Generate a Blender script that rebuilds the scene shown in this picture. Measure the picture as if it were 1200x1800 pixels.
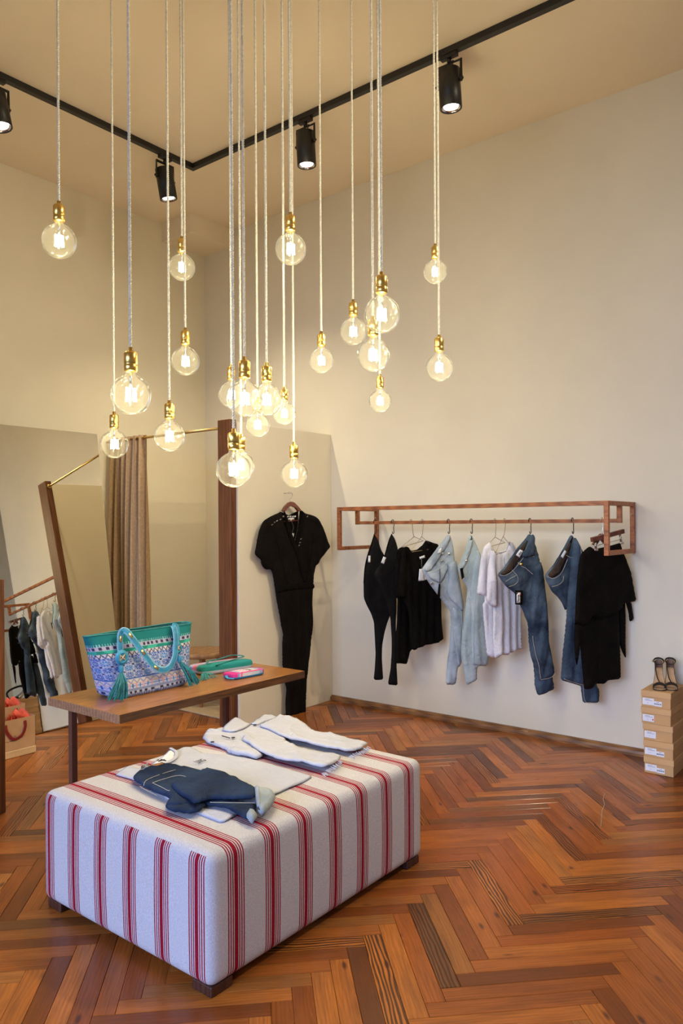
import bpy, bmesh, math, random
import numpy as np
from mathutils import Vector, Matrix
from mathutils.geometry import delaunay_2d_cdt

for o in list(bpy.data.objects): bpy.data.objects.remove(o)
random.seed(7)
SC = bpy.context.scene
COL = SC.collection
# ------------------------------------------------------------------ camera
FPX, CXP, CYP, HZP, ROLL, CAMH, YAW = 1324.0, 600.0, 900.0, 921.0, math.radians(0.40), 1.35, math.radians(38.4)
cam_d = bpy.data.cameras.new('camera'); cam = bpy.data.objects.new('camera', cam_d); COL.objects.link(cam)
cam_d.sensor_fit = 'VERTICAL'; cam_d.sensor_height = 36.0; cam_d.lens = FPX/1800*36.0
cam_d.shift_y = (HZP-CYP)/1800.0; cam_d.clip_start = 0.05
cam.matrix_world = Matrix.Translation((0, 0, CAMH)) @ Matrix.Rotation(YAW, 4, 'Z') @ Matrix.Rotation(math.pi/2, 4, 'X') @ Matrix.Rotation(-ROLL, 4, 'Z')
SC.camera = cam
# ------------------------------------------------------------------ world, daylight, exposure
world = bpy.data.worlds.new('world'); SC.world = world; world.use_nodes = True
world.node_tree.nodes['Background'].inputs[0].default_value = (0.75, 0.85, 1.0, 1)
world.node_tree.nodes['Background'].inputs[1].default_value = 0.25
def area_light(name, loc, rot, sx, sy, power, col, spread=math.pi):
    l = bpy.data.lights.new(name, 'AREA'); l.shape = 'RECTANGLE'; l.size = sx; l.size_y = sy
    l.energy = power; l.color = col; l.spread = spread
    o = bpy.data.objects.new(name, l); COL.objects.link(o); o.location = loc; o.rotation_euler = rot
    return o
DAY = area_light('window_daylight', (-0.9, -4.40, 2.15), (math.radians(63), 0, math.radians(-2)), 6.2, 2.9, 150, (0.44, 0.59, 1.0), math.radians(80))
SC.view_settings.view_transform = 'Standard'; SC.view_settings.look = 'None'
SC.view_settings.gamma = 1.0; SC.view_settings.use_curve_mapping = False
SC.view_settings.exposure = 0.18
BULB_W, BULB_COL = 5.0, (1.0, 0.86, 0.50)
SPOT_W, SPOT_COL = 5.0, (1.0, 0.88, 0.64)

# ------------------------------------------------------------------ photo geometry helpers: a pixel's ray met with a real plane
FW = np.array([-math.sin(YAW), math.cos(YAW), 0]); RT = np.array([math.cos(YAW), math.sin(YAW), 0]); UP = np.array([0, 0, 1.0])
EYE = np.array([0, 0, CAMH])
def ray(px, py):
    dx, dy = px-CXP, py-CYP; c, s = math.cos(ROLL), math.sin(ROLL)
    return FW*FPX + RT*(c*dx-s*dy) - UP*(s*dx+c*dy-(HZP-CYP))
def on_plane(px, py, p, n):
    r = ray(px, py); n = np.array(n, float); return EYE + r*(np.dot(np.array(p, float)-EYE, n)/np.dot(r, n))
def onx(px, py, X): return on_plane(px, py, (X, 0, 0), (1, 0, 0))
def ony(px, py, Y): return on_plane(px, py, (0, Y, 0), (0, 1, 0))
def onz(px, py, Z): return on_plane(px, py, (0, 0, Z), (0, 0, 1))
def at_depth(px, py, d): return EYE + ray(px, py)*(d/FPX)
def project(P):
    d = np.array(P, float)-EYE; z = d@FW
    if z < 0.05: return None
    x = d@RT/z*FPX; y = -(d@UP)/z*FPX + HZP-CYP; c, s = math.cos(ROLL), math.sin(ROLL)
    return CXP+c*x+s*y, CYP-s*x+c*y, z

# ------------------------------------------------------------------ materials
MATS = {}
def new_mat(name):
    m = bpy.data.materials.new(name); m.use_nodes = True; MATS[name] = m
    nt = m.node_tree; return m, nt, nt.nodes['Principled BSDF']
def nd(nt, typ, **kw):
    n = nt.nodes.new(typ)
    for k, v in kw.items(): setattr(n, k, v)
    return n
def coords(nt, out='Object', scale=(1, 1, 1)):
    tc = nd(nt, 'ShaderNodeTexCoord'); mp = nd(nt, 'ShaderNodeMapping'); mp.inputs['Scale'].default_value = scale
    nt.links.new(tc.outputs[out], mp.inputs[0]); return mp.outputs[0]
def ramp(nt, fac, stops, mode='LINEAR'):
    r = nd(nt, 'ShaderNodeValToRGB'); r.color_ramp.interpolation = mode; e = r.color_ramp.elements
    while len(e) < len(stops): e.new(0.5)
    for i, (p, c) in enumerate(stops): e[i].position = p; e[i].color = (*c, 1)
    nt.links.new(fac, r.inputs[0]); return r.outputs[0]
def mathn(nt, op, a, b=None):
    n = nd(nt, 'ShaderNodeMath', operation=op)
    for i, v in enumerate((a, b)):
        if v is None: continue
        if isinstance(v, (int, float)): n.inputs[i].default_value = v
        else: nt.links.new(v, n.inputs[i])
    return n.outputs[0]
def mixc(nt, fac, a, b, mode='MIX'):
    n = nd(nt, 'ShaderNodeMix', data_type='RGBA', blend_type=mode)
    for i, v in ((0, fac), (6, a), (7, b)):
        if isinstance(v, (int, float)): n.inputs[i].default_value = v
        elif isinstance(v, tuple): n.inputs[i].default_value = (*v, 1)
        else: nt.links.new(v, n.inputs[i])
    return n.outputs[2]
def bump(nt, h, strength, dist, bsdf):
    b = nd(nt, 'ShaderNodeBump'); b.inputs['Strength'].default_value = strength; b.inputs['Distance'].default_value = dist
    nt.links.new(h, b.inputs['Height']); nt.links.new(b.outputs[0], bsdf.inputs['Normal'])
def plain(name, col, rough=0.6, metal=0.0, var=0.12, scale=18.0, bmp=0.0, sheen=0.0, coords_out='Object', spec=None):
    m, nt, b = new_mat(name); n = nd(nt, 'ShaderNodeTexNoise'); n.inputs['Scale'].default_value = scale; n.inputs['Detail'].default_value = 4
    nt.links.new(coords(nt, coords_out), n.inputs['Vector'])
    lo = tuple(c*(1-var) for c in col); hi = tuple(min(1, c*(1+var)) for c in col)
    nt.links.new(ramp(nt, n.outputs[0], [(0.3, lo), (0.7, hi)]), b.inputs['Base Color'])
    b.inputs['Roughness'].default_value = rough; b.inputs['Metallic'].default_value = metal
    if sheen: b.inputs['Sheen Weight'].default_value = sheen
    if spec is not None: b.inputs['Specular IOR Level'].default_value = spec
    if bmp: bump(nt, n.outputs[0], bmp, 0.01, b)
    return m
def crumple(nt, vec, bsdf, strength, dist):
    n = nd(nt, 'ShaderNodeTexNoise'); n.inputs['Scale'].default_value = 13; n.inputs['Detail'].default_value = 5; n.inputs['Roughness'].default_value = 0.55; n.inputs['Distortion'].default_value = 1.6
    nt.links.new(vec, n.inputs['Vector']); prev = bsdf.inputs['Normal'].links[0].from_node
    b = nd(nt, 'ShaderNodeBump'); b.inputs['Strength'].default_value = strength; b.inputs['Distance'].default_value = dist
    nt.links.new(n.outputs[0], b.inputs['Height']); nt.links.new(b.outputs[0], prev.inputs['Normal'])
def fabric(name, col, weave=420.0, var=0.10, rough=0.9, bmp=0.25, spec=0.2):
    m, nt, b = new_mat(name); v = coords(nt, 'UV')
    w1 = nd(nt, 'ShaderNodeTexWave'); w1.inputs['Scale'].default_value = weave/6; w1.bands_direction = 'X'
    w2 = nd(nt, 'ShaderNodeTexWave'); w2.inputs['Scale'].default_value = weave/6; w2.bands_direction = 'Y'
    n = nd(nt, 'ShaderNodeTexNoise'); n.inputs['Scale'].default_value = 9; n.inputs['Detail'].default_value = 5
    for t in (w1, w2, n): nt.links.new(v, t.inputs['Vector'])
    lo = tuple(c*(1-var) for c in col); hi = tuple(min(1, c*(1+var)) for c in col)
    nt.links.new(ramp(nt, n.outputs[0], [(0.3, lo), (0.7, hi)]), b.inputs['Base Color'])
    b.inputs['Roughness'].default_value = rough; b.inputs['Specular IOR Level'].default_value = spec
    bump(nt, mathn(nt, 'ADD', w1.outputs[0], w2.outputs[0]), bmp, 0.0008, b); crumple(nt, v, b, 0.55, 0.014); return m
def denim(name, dark, light, bias=0.5, twill=260.0):
    m, nt, b = new_mat(name); v = coords(nt, 'UV')
    n = nd(nt, 'ShaderNodeTexNoise'); n.inputs['Scale'].default_value = 5.5; n.inputs['Detail'].default_value = 6; n.inputs['Distortion'].default_value = 0.5
    n2 = nd(nt, 'ShaderNodeTexNoise'); n2.inputs['Scale'].default_value = 1.0; n2.inputs['Detail'].default_value = 3
    mp = nd(nt, 'ShaderNodeMapping'); mp.inputs['Scale'].default_value = (900, 60, 1); nt.links.new(v, mp.inputs[0]); nt.links.new(mp.outputs[0], n2.inputs['Vector'])
    w = nd(nt, 'ShaderNodeTexWave'); w.inputs['Scale'].default_value = twill; w.bands_direction = 'DIAGONAL'
    nt.links.new(v, n.inputs['Vector']); nt.links.new(v, w.inputs['Vector'])
    base = ramp(nt, n.outputs[0], [(max(0, bias-0.13), dark), (min(1, bias+0.15), light)])
    base = mixc(nt, mathn(nt, 'MULTIPLY', n2.outputs[0], 0.22), base, light)
    nt.links.new(base, b.inputs['Base Color']); b.inputs['Roughness'].default_value = 0.9; b.inputs['Specular IOR Level'].default_value = 0.2
    bump(nt, mathn(nt, 'ADD', w.outputs[0], n2.outputs[0]), 0.3, 0.0008, b); crumple(nt, v, b, 0.6, 0.018); return m
def wood(name, c1, c2, scale=(1, 14, 14), rough=0.4, knots=False, coat=0.0, spec=None):
    m, nt, b = new_mat(name); v = coords(nt, 'Object', scale)
    n = nd(nt, 'ShaderNodeTexNoise'); n.inputs['Scale'].default_value = 4; n.inputs['Detail'].default_value = 8; n.inputs['Distortion'].default_value = 0.6
    w = nd(nt, 'ShaderNodeTexWave'); w.inputs['Scale'].default_value = 1.5; w.inputs['Distortion'].default_value = 5; w.inputs['Detail'].default_value = 3
    nt.links.new(v, n.inputs['Vector']); nt.links.new(v, w.inputs['Vector'])
    f = mathn(nt, 'ADD', mathn(nt, 'MULTIPLY', n.outputs[0], 0.75), mathn(nt, 'MULTIPLY', w.outputs[0], 0.25))
    nt.links.new(ramp(nt, f, [(0.28, c1), (0.72, c2)]), b.inputs['Base Color'])
    b.inputs['Roughness'].default_value = rough; b.inputs['Coat Weight'].default_value = coat; b.inputs['Coat Roughness'].default_value = 0.2
    if spec is not None: b.inputs['Specular IOR Level'].default_value = spec
    bump(nt, n.outputs[0], 0.15, 0.003, b); return m
def colour_attr(name, rough=0.85, bmp=0.2):
    m, nt, b = new_mat(name); a = nd(nt, 'ShaderNodeVertexColor', layer_name='print'); n = nd(nt, 'ShaderNodeTexNoise'); n.inputs['Scale'].default_value = 300
    nt.links.new(coords(nt), n.inputs['Vector']); nt.links.new(a.outputs[0], b.inputs['Base Color']); b.inputs['Roughness'].default_value = rough
    b.inputs['Specular IOR Level'].default_value = 0.25; bump(nt, n.outputs[0], bmp, 0.002, b); return m

def floor_wood(name, island):
    m, nt, b = new_mat(name)
    if island: rnd = nd(nt, 'ShaderNodeNewGeometry').outputs['Random Per Island']
    else: rnd = nd(nt, 'ShaderNodeObjectInfo').outputs['Random']
    uv = nd(nt, 'ShaderNodeTexCoord').outputs['UV']
    off = nd(nt, 'ShaderNodeCombineXYZ'); nt.links.new(mathn(nt, 'MULTIPLY', rnd, 61.0), off.inputs[0]); nt.links.new(mathn(nt, 'MULTIPLY', rnd, 37.0), off.inputs[1])
    add = nd(nt, 'ShaderNodeVectorMath', operation='ADD'); nt.links.new(uv, add.inputs[0]); nt.links.new(off.outputs[0], add.inputs[1])
    def mapped(s):
        mp = nd(nt, 'ShaderNodeMapping'); mp.inputs['Scale'].default_value = s; nt.links.new(add.outputs[0], mp.inputs[0]); return mp.outputs[0]
    r2 = mathn(nt, 'FRACT', mathn(nt, 'MULTIPLY', rnd, 17.31)); r3 = mathn(nt, 'FRACT', mathn(nt, 'MULTIPLY', rnd, 91.7))
    tone = ramp(nt, r2, [(0.0, (0.15, 0.038, 0.007)), (0.18, (0.27, 0.070, 0.011)), (0.38, (0.40, 0.112, 0.017)), (0.58, (0.52, 0.165, 0.026)), (0.76, (0.33, 0.080, 0.012)), (0.9, (0.46, 0.165, 0.032)), (1.0, (0.13, 0.040, 0.010))])
    fine = nd(nt, 'ShaderNodeTexNoise'); fine.inputs['Scale'].default_value = 1.0; fine.inputs['Detail'].default_value = 6; fine.inputs['Roughness'].default_value = 0.6
    nt.links.new(mapped((7, 160, 1)), fine.inputs['Vector'])
    big = nd(nt, 'ShaderNodeTexNoise'); big.inputs['Scale'].default_value = 1.0; big.inputs['Detail'].default_value = 3
    nt.links.new(mapped((4, 20, 1)), big.inputs['Vector'])
    wav = nd(nt, 'ShaderNodeTexWave', bands_direction='Y'); wav.inputs['Scale'].default_value = 1.0; wav.inputs['Distortion'].default_value = 9.0; wav.inputs['Detail'].default_value = 2.0; wav.inputs['Detail Scale'].default_value = 0.7
    nt.links.new(mapped((6, 26, 1)), wav.inputs['Vector'])
    c = mixc(nt, mathn(nt, 'MULTIPLY', ramp(nt, fine.outputs[0], [(0.42, (0, 0, 0)), (0.75, (1, 1, 1))]), 0.45), tone, (0.055, 0.018, 0.007))
    c = mixc(nt, mathn(nt, 'MULTIPLY', ramp(nt, big.outputs[0], [(0.45, (0, 0, 0)), (0.8, (1, 1, 1))]), 0.55), c, (0.09, 0.03, 0.010))
    # strongly figured boards: dark flowing rings on roughly one board in six
    fig = mathn(nt, 'MULTIPLY', mathn(nt, 'GREATER_THAN', r3, 0.84), 0.85)
    fine_fig = mathn(nt, 'MULTIPLY', ramp(nt, wav.outputs[0], [(0.35, (1, 1, 1)), (0.65, (0, 0, 0))]), fig)
    c = mixc(nt, fine_fig, c, (0.035, 0.016, 0.007))
    c = mixc(nt, mathn(nt, 'MULTIPLY', ramp(nt, wav.outputs[0], [(0.3, (1, 1, 1)), (0.7, (0, 0, 0))]), 0.18), c, (0.10, 0.03, 0.010))
    # knots
    vo = nd(nt, 'ShaderNodeTexVoronoi'); vo.inputs['Scale'].default_value = 1.0; nt.links.new(mapped((5.5, 15, 1)), vo.inputs['Vector'])
    kn = ramp(nt, vo.outputs['Distance'], [(0.06, (1, 1, 1)), (0.16, (0, 0, 0))])
    sel = mathn(nt, 'GREATER_THAN', nd(nt, 'ShaderNodeSeparateColor').outputs[0], 0.5)
    sc = [n for n in nt.nodes if n.type == 'SEPARATE_COLOR'][-1]; nt.links.new(vo.outputs['Color'], sc.inputs[0])
    c = mixc(nt, mathn(nt, 'MULTIPLY', mathn(nt, 'MULTIPLY', kn, sel), 0.85), c, (0.05, 0.014, 0.010))
    nt.links.new(c, b.inputs['Base Color'])
    nt.links.new(ramp(nt, big.outputs[0], [(0.3, (0.27,)*3), (0.7, (0.42,)*3)]), b.inputs['Roughness'])
    b.inputs['Coat Weight'].default_value = 0.22; b.inputs['Coat Roughness'].default_value = 0.15; b.inputs['Specular IOR Level'].default_value = 0.22
    bump(nt, fine.outputs[0], 0.12, 0.002, b)
    return m

plain('wall_paint', (0.80, 0.725, 0.555), 0.85, var=0.025, scale=3, bmp=0.02)
plain('ceiling_paint', (0.90, 0.775, 0.58), 0.9, var=0.02, scale=2)
plain('partition_paint', (0.80, 0.735, 0.60), 0.8, var=0.02, scale=3)
floor_wood('floor_board', False); floor_wood('floor_board_far', True)
plain('subfloor', (0.05, 0.025, 0.012), 0.7)
wood('post_wood', (0.080, 0.024, 0.006), (0.25, 0.080, 0.020), (14, 14, 1), 0.45)
wood('rack_wood', (0.18, 0.052, 0.013), (0.46, 0.158, 0.042), (2, 24, 24), 0.5)
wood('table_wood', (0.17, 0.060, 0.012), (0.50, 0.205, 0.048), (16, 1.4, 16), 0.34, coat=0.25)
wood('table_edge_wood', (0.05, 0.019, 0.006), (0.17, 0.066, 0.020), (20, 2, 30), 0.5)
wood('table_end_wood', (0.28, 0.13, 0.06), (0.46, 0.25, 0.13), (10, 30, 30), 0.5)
wood('trim_wood', (0.12, 0.050, 0.016), (0.36, 0.16, 0.050), (1.2, 30, 30), 0.4)
wood('hanger_wood', (0.09, 0.022, 0.012), (0.22, 0.058, 0.030), (6, 6, 20), 0.35, coat=0.3)
wood('foot_wood', (0.035, 0.012, 0.008), (0.09, 0.030, 0.018), (10, 10, 3), 0.4)
wood('stool_wood', (0.30, 0.14, 0.05), (0.52, 0.28, 0.11), (3, 12, 3), 0.45)
plain('leg_metal', (0.13, 0.050, 0.030), 0.5, 0.0)
plain('black_metal', (0.012, 0.010, 0.009), 0.42, 0.0, spec=0.5)
plain('hook_metal', (0.03, 0.025, 0.022), 0.4, 0.7)
plain('wire_metal', (0.42, 0.28, 0.17), 0.4, 0.7)
plain('chrome', (0.72, 0.70, 0.66), 0.2, 1.0)
plain('brass', (0.83, 0.56, 0.16), 0.28, 1.0)
plain('brass_rod', (0.62, 0.42, 0.13), 0.3, 1.0)
plain('cord_rope', (0.80, 0.76, 0.62), 0.85, var=0.15, scale=120, bmp=0.3)
plain('curtain_linen', (0.50, 0.345, 0.20), 0.9, var=0.12, scale=60, bmp=0.15, spec=0.15)
plain('rug_jute', (0.55, 0.40, 0.22), 0.95, var=0.25, scale=160, bmp=0.6)
plain('mirror_back', (0.05, 0.035, 0.02), 0.6)
m, nt, b = new_mat('mirror_glass'); b.inputs['Base Color'].default_value = (0.93, 0.885, 0.73, 1); b.inputs['Metallic'].default_value = 1; b.inputs['Roughness'].default_value = 0.0
fabric('black_cloth', (0.0045, 0.0036, 0.003), var=0.3, spec=0.08)
fabric('black_satin', (0.006, 0.0042, 0.003), var=0.35, rough=0.8, spec=0.1)
fabric('brown_lining', (0.055, 0.036, 0.026), var=0.3)
fabric('white_cotton', (0.48, 0.49, 0.585), var=0.03)
fabric('white_knit', (0.78, 0.755, 0.78), var=0.03)
fabric('white_twill', (0.49, 0.495, 0.58), var=0.03)
denim('black_denim', (0.003, 0.0028, 0.0026), (0.008, 0.007, 0.0065))
denim('pale_denim', (0.27, 0.33, 0.375), (0.47, 0.53, 0.56))
denim('ice_denim', (0.33, 0.41, 0.42), (0.48, 0.55, 0.55))
denim('mid_denim', (0.014, 0.025, 0.044), (0.115, 0.160, 0.205), 0.54)
denim('slate_denim', (0.028, 0.045, 0.070), (0.10, 0.142, 0.190), 0.52)
denim('indigo_denim', (0.005, 0.011, 0.034), (0.024, 0.046, 0.100), 0.5)
denim('cuff_denim', (0.24, 0.29, 0.34), (0.40, 0.44, 0.48), 0.5)
plain('stitch_thread', (0.52, 0.47, 0.38), 0.8)
plain('pale_stitch', (0.60, 0.63, 0.64), 0.8)
plain('paper_white', (0.82, 0.82, 0.84), 0.7, var=0.03)
plain('print_ink', (0.03, 0.03, 0.04), 0.7)
plain('print_grey', (0.30, 0.30, 0.33), 0.7)
plain('red_ink', (0.75, 0.06, 0.08), 0.7)
plain('leather_patch', (0.30, 0.14, 0.06), 0.6)
plain('carton', (0.60, 0.345, 0.14), 0.75, var=0.05, scale=6)
plain('carton_lid', (0.66, 0.39, 0.165), 0.72, var=0.05, scale=6)
plain('kraft_paper', (0.56, 0.33, 0.16), 0.7, var=0.07, scale=8)
plain('kraft_pale', (0.68, 0.46, 0.22), 0.6, var=0.08, scale=20)
plain('tissue_red', (0.72, 0.10, 0.055), 0.7, var=0.2, scale=14)
plain('ribbon_red', (0.22, 0.012, 0.012), 0.5)
plain('shoe_black', (0.012, 0.009, 0.008), 0.7)
plain('shoe_insole', (0.62, 0.38, 0.20), 0.5)
plain('shoe_lining', (0.22, 0.13, 0.085), 0.6)
plain('teal_leather', (0.012, 0.20, 0.22), 0.6, var=0.22, scale=40, bmp=0.1)
plain('blue_leather', (0.03, 0.26, 0.46), 0.55, var=0.2, scale=40)
plain('sky_thread', (0.25, 0.50, 0.68), 0.8)
plain('tassel_teal', (0.015, 0.19, 0.26), 0.6, var=0.4, scale=70)
plain('gold_bar', (0.85, 0.62, 0.24), 0.3, 1.0)
plain('shell', (0.72, 0.48, 0.30), 0.45)
plain('pink_trim', (0.78, 0.11, 0.20), 0.7)
colour_attr('bag_print'); colour_attr('pouch_print')
plain('lamp_reflector', (0.75, 0.75, 0.78), 0.2, 1.0)
m, nt, b = new_mat('spot_glow'); b.inputs['Emission Color'].default_value = (0.96, 0.98, 1.0, 1); b.inputs['Emission Strength'].default_value = 9.0; m.cycles.emission_sampling = 'NONE'
m, nt, b = new_mat('filament_glow'); b.inputs['Emission Color'].default_value = (1.0, 0.95, 0.78, 1); b.inputs['Emission Strength'].default_value = 30.0; m.cycles.emission_sampling = 'NONE'
# thin clear globe: mostly see-through, fresnel gloss, a faint translucent veil imitating glow
m, nt, b = new_mat('bulb_glass'); nt.nodes.remove(b); out = nt.nodes['Material Output']
tr = nd(nt, 'ShaderNodeBsdfTransparent'); tr.inputs[0].default_value = (0.985, 0.98, 0.95, 1)
gl = nd(nt, 'ShaderNodeBsdfGlossy'); gl.inputs['Roughness'].default_value = 0.03
tl = nd(nt, 'ShaderNodeBsdfTranslucent'); tl.inputs[0].default_value = (1.0, 1.0, 0.92, 1)
lw = nd(nt, 'ShaderNodeLayerWeight'); lw.inputs[0].default_value = 0.12
nz = nd(nt, 'ShaderNodeTexNoise'); nz.inputs['Scale'].default_value = 90; nt.links.new(coords(nt), nz.inputs['Vector'])
ms0 = nd(nt, 'ShaderNodeMixShader'); ms1 = nd(nt, 'ShaderNodeMixShader')
veil = mathn(nt, 'ADD', 0.016, mathn(nt, 'MULTIPLY', mathn(nt, 'GREATER_THAN', nz.outputs[0], 0.66), 0.10))
nt.links.new(veil, ms0.inputs[0]); nt.links.new(tr.outputs[0], ms0.inputs[1]); nt.links.new(tl.outputs[0], ms0.inputs[2])
nt.links.new(mathn(nt, 'MULTIPLY', lw.outputs['Fresnel'], 0.7), ms1.inputs[0]); nt.links.new(ms0.outputs[0], ms1.inputs[1]); nt.links.new(gl.outputs[0], ms1.inputs[2])
nt.links.new(ms1.outputs[0], out.inputs[0])
m, nt, b = new_mat('window_pane'); nt.nodes.remove(b); tr = nd(nt, 'ShaderNodeBsdfTransparent'); nt.links.new(tr.outputs[0], nt.nodes['Material Output'].inputs[0])
# woven striped upholstery: stripes follow Y over top and long sides, X on the short sides
STRIPE_Y0, STRIPE_PY, STRIPE_X0, STRIPE_PX = 1.529, 0.1527, -2.4515, 0.1557
m, nt, b = new_mat('stripe_canvas'); tc = nd(nt, 'ShaderNodeTexCoord'); sx = nd(nt, 'ShaderNodeSeparateXYZ'); nt.links.new(tc.outputs['UV'], sx.inputs[0])
u = sx.outputs[0]
f = mathn(nt, 'ABSOLUTE', mathn(nt, 'SUBTRACT', mathn(nt, 'FRACT', mathn(nt, 'ADD', u, 0.5)), 0.5))     # distance to stripe centre in periods
thick = mathn(nt, 'LESS_THAN', f, 0.048)
g = mathn(nt, 'FRACT', mathn(nt, 'DIVIDE', mathn(nt, 'SUBTRACT', f, 0.068), 0.058))
thin = mathn(nt, 'MULTIPLY', mathn(nt, 'LESS_THAN', g, 0.50), mathn(nt, 'MULTIPLY', mathn(nt, 'GREATER_THAN', f, 0.068), mathn(nt, 'LESS_THAN', f, 0.215)))
red = mathn(nt, 'MAXIMUM', thick, thin)
n = nd(nt, 'ShaderNodeTexNoise'); n.inputs['Scale'].default_value = 260; n.inputs['Detail'].default_value = 3; nt.links.new(tc.outputs['Object'], n.inputs['Vector'])
linen = ramp(nt, n.outputs[0], [(0.3, (0.45, 0.43, 0.455)), (0.7, (0.60, 0.58, 0.61))]); rd = ramp(nt, n.outputs[0], [(0.3, (0.20, 0.004, 0.016)), (0.7, (0.34, 0.010, 0.028))])
nt.links.new(mixc(nt, red, linen, rd), b.inputs['Base Color']); b.inputs['Roughness'].default_value = 0.92; b.inputs['Specular IOR Level'].default_value = 0.15
bump(nt, n.outputs[0], 0.35, 0.002, b)

# ------------------------------------------------------------------ object helpers
OFF = {}
def thing(name, loc, label, cat, group=None):
    o = bpy.data.objects.new(name, None); COL.objects.link(o); o.location = Vector([float(c) for c in loc]); o.empty_display_size = 0.1
    OFF[o.name] = Vector(o.location); o['label'] = label; o['category'] = cat
    if group: o['group'] = group
    return o
def mesh_obj(name, verts, faces, material, parent=None, smooth=False, uv=None, cols=None, loc=None):
    off = OFF[parent.name] if parent is not None else (Vector([float(c) for c in loc]) if loc is not None else Vector((0, 0, 0)))
    me = bpy.data.meshes.new(name)
    me.from_pydata([tuple(float(a)-b_ for a, b_ in zip(v, off)) for v in verts], [], faces)
    if smooth: me.polygons.foreach_set('use_smooth', [True]*len(me.polygons))
    if uv is not None:
        l = me.uv_layers.new(name='UVMap'); idx = np.zeros(len(me.loops), int); me.loops.foreach_get('vertex_index', idx)
        l.data.foreach_set('uv', np.array(uv, float)[idx].astype(np.float32).ravel())
    if cols is not None:
        ca = me.color_attributes.new('print', 'FLOAT_COLOR', 'POINT'); ca.data.foreach_set('color', np.array([(*c, 1) for c in cols], np.float32).ravel())
    me.materials.append(MATS[material]); me.update()
    o = bpy.data.objects.new(name, me); COL.objects.link(o)
    OFF[o.name] = off
    if parent is not None: o.parent = parent
    else: o.location = off
    return o
def tag(o, label, cat, group=None):
    o['label'] = label; o['category'] = cat
    if group: o['group'] = group
    return o
def struct(o, label=None):
    o['kind'] = 'structure'
    if label: o['label'] = label
    return o
class MB:
    def __init__(s): s.v, s.f = [], []
    def add(s, vs, fs):
        n = len(s.v); s.v += [tuple(float(c) for c in v) for v in vs]; s.f += [tuple(i+n for i in f) for f in fs]; return s
    def box(s, lo, hi):
        (a, b_, c), (d, e, f) = lo, hi
        return s.add([(a, b_, c), (d, b_, c), (d, e, c), (a, e, c), (a, b_, f), (d, b_, f), (d, e, f), (a, e, f)],
                     [(0, 3, 2, 1), (4, 5, 6, 7), (0, 1, 5, 4), (1, 2, 6, 5), (2, 3, 7, 6), (3, 0, 4, 7)])
    def tube(s, pts, r, n=8, closed=False, cap=True, flat=None, up=None):
        P = [Vector([float(c) for c in p]) for p in pts]; N = len(P); rings = []
        ref = Vector(up) if up is not None else None
        prev = None
        for i in range(N):
            a = P[i-1] if (i > 0 or closed) else P[i]; b_ = P[(i+1) % N] if (i < N-1 or closed) else P[i]
            t = (b_-a).normalized() if (b_-a).length > 1e-9 else Vector((0, 0, 1))
            if ref is not None: x = ref.cross(t)
            elif prev is None: x = t.orthogonal()
            else: x = prev - t*prev.dot(t)
            if x.length < 1e-6: x = t.orthogonal()
            x.normalize(); y = t.cross(x); prev = x
            rr = r[i] if isinstance(r, (list, tuple)) else r
            ra, rb = (rr, rr) if flat is None else (flat[0], flat[1])
            rings.append([P[i] + x*(ra*math.cos(2*math.pi*k/n)) + y*(rb*math.sin(2*math.pi*k/n)) for k in range(n)])
        vs = [tuple(v) for ring in rings for v in ring]; fs = []
        for i in range(N if closed else N-1):
            for k in range(n):
                a0, a1 = i*n+k, i*n+(k+1) % n; j = (i+1) % N
                fs.append((a0, a1, j*n+(k+1) % n, j*n+k))
        if cap and not closed: fs += [tuple(range(n))[::-1], tuple(range((N-1)*n, N*n))]
        return s.add(vs, fs)
    def lathe(s, prof, centre, n=24, axis=None, cap=True):
        M = Matrix.Identity(3) if axis is None else Vector((0, 0, 1)).rotation_difference(Vector(axis)).to_matrix(); c = Vector([float(q) for q in centre])
        vs = [tuple(c + M @ Vector((r*math.cos(2*math.pi*k/n), r*math.sin(2*math.pi*k/n), z))) for r, z in prof for k in range(n)]
        fs = [(i*n+k, i*n+(k+1) % n, (i+1)*n+(k+1) % n, (i+1)*n+k) for i in range(len(prof)-1) for k in range(n)]
        if cap and prof[0][0] > 1e-6: fs.append(tuple(range(n))[::-1])
        if cap and prof[-1][0] > 1e-6: fs.append(tuple(range((len(prof)-1)*n, len(prof)*n)))
        return s.add(vs, fs)
    def build(s, name, material, parent=None, smooth=False, loc=None, bevel=0.0):
        o = mesh_obj(name, s.v, s.f, material, parent, smooth, loc=loc)
        if bevel:
            bm = bmesh.new(); bm.from_mesh(o.data); bmesh.ops.bevel(bm, geom=list(bm.edges), offset=bevel, segments=2, profile=0.5, affect='EDGES', clamp_overlap=True); bm.to_mesh(o.data); bm.free()
        return o
def box(name, lo, hi, material, parent=None, bevel=0.0, loc=None): return MB().box(lo, hi).build(name, material, parent, bevel=bevel, loc=loc)
def smooth_path(pts, k=6):
    P = [np.array(p, float) for p in pts]; out = []
    for i in range(len(P)-1):
        p0, p1, p2, p3 = P[max(i-1, 0)], P[i], P[i+1], P[min(i+2, len(P)-1)]
        for j in range(k):
            t = j/k; out.append(0.5*((2*p1)+(-p0+p2)*t+(2*p0-5*p1+4*p2-p3)*t*t+(-p0+3*p1-3*p2+p3)*t**3))
    out.append(P[-1]); return out

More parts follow.
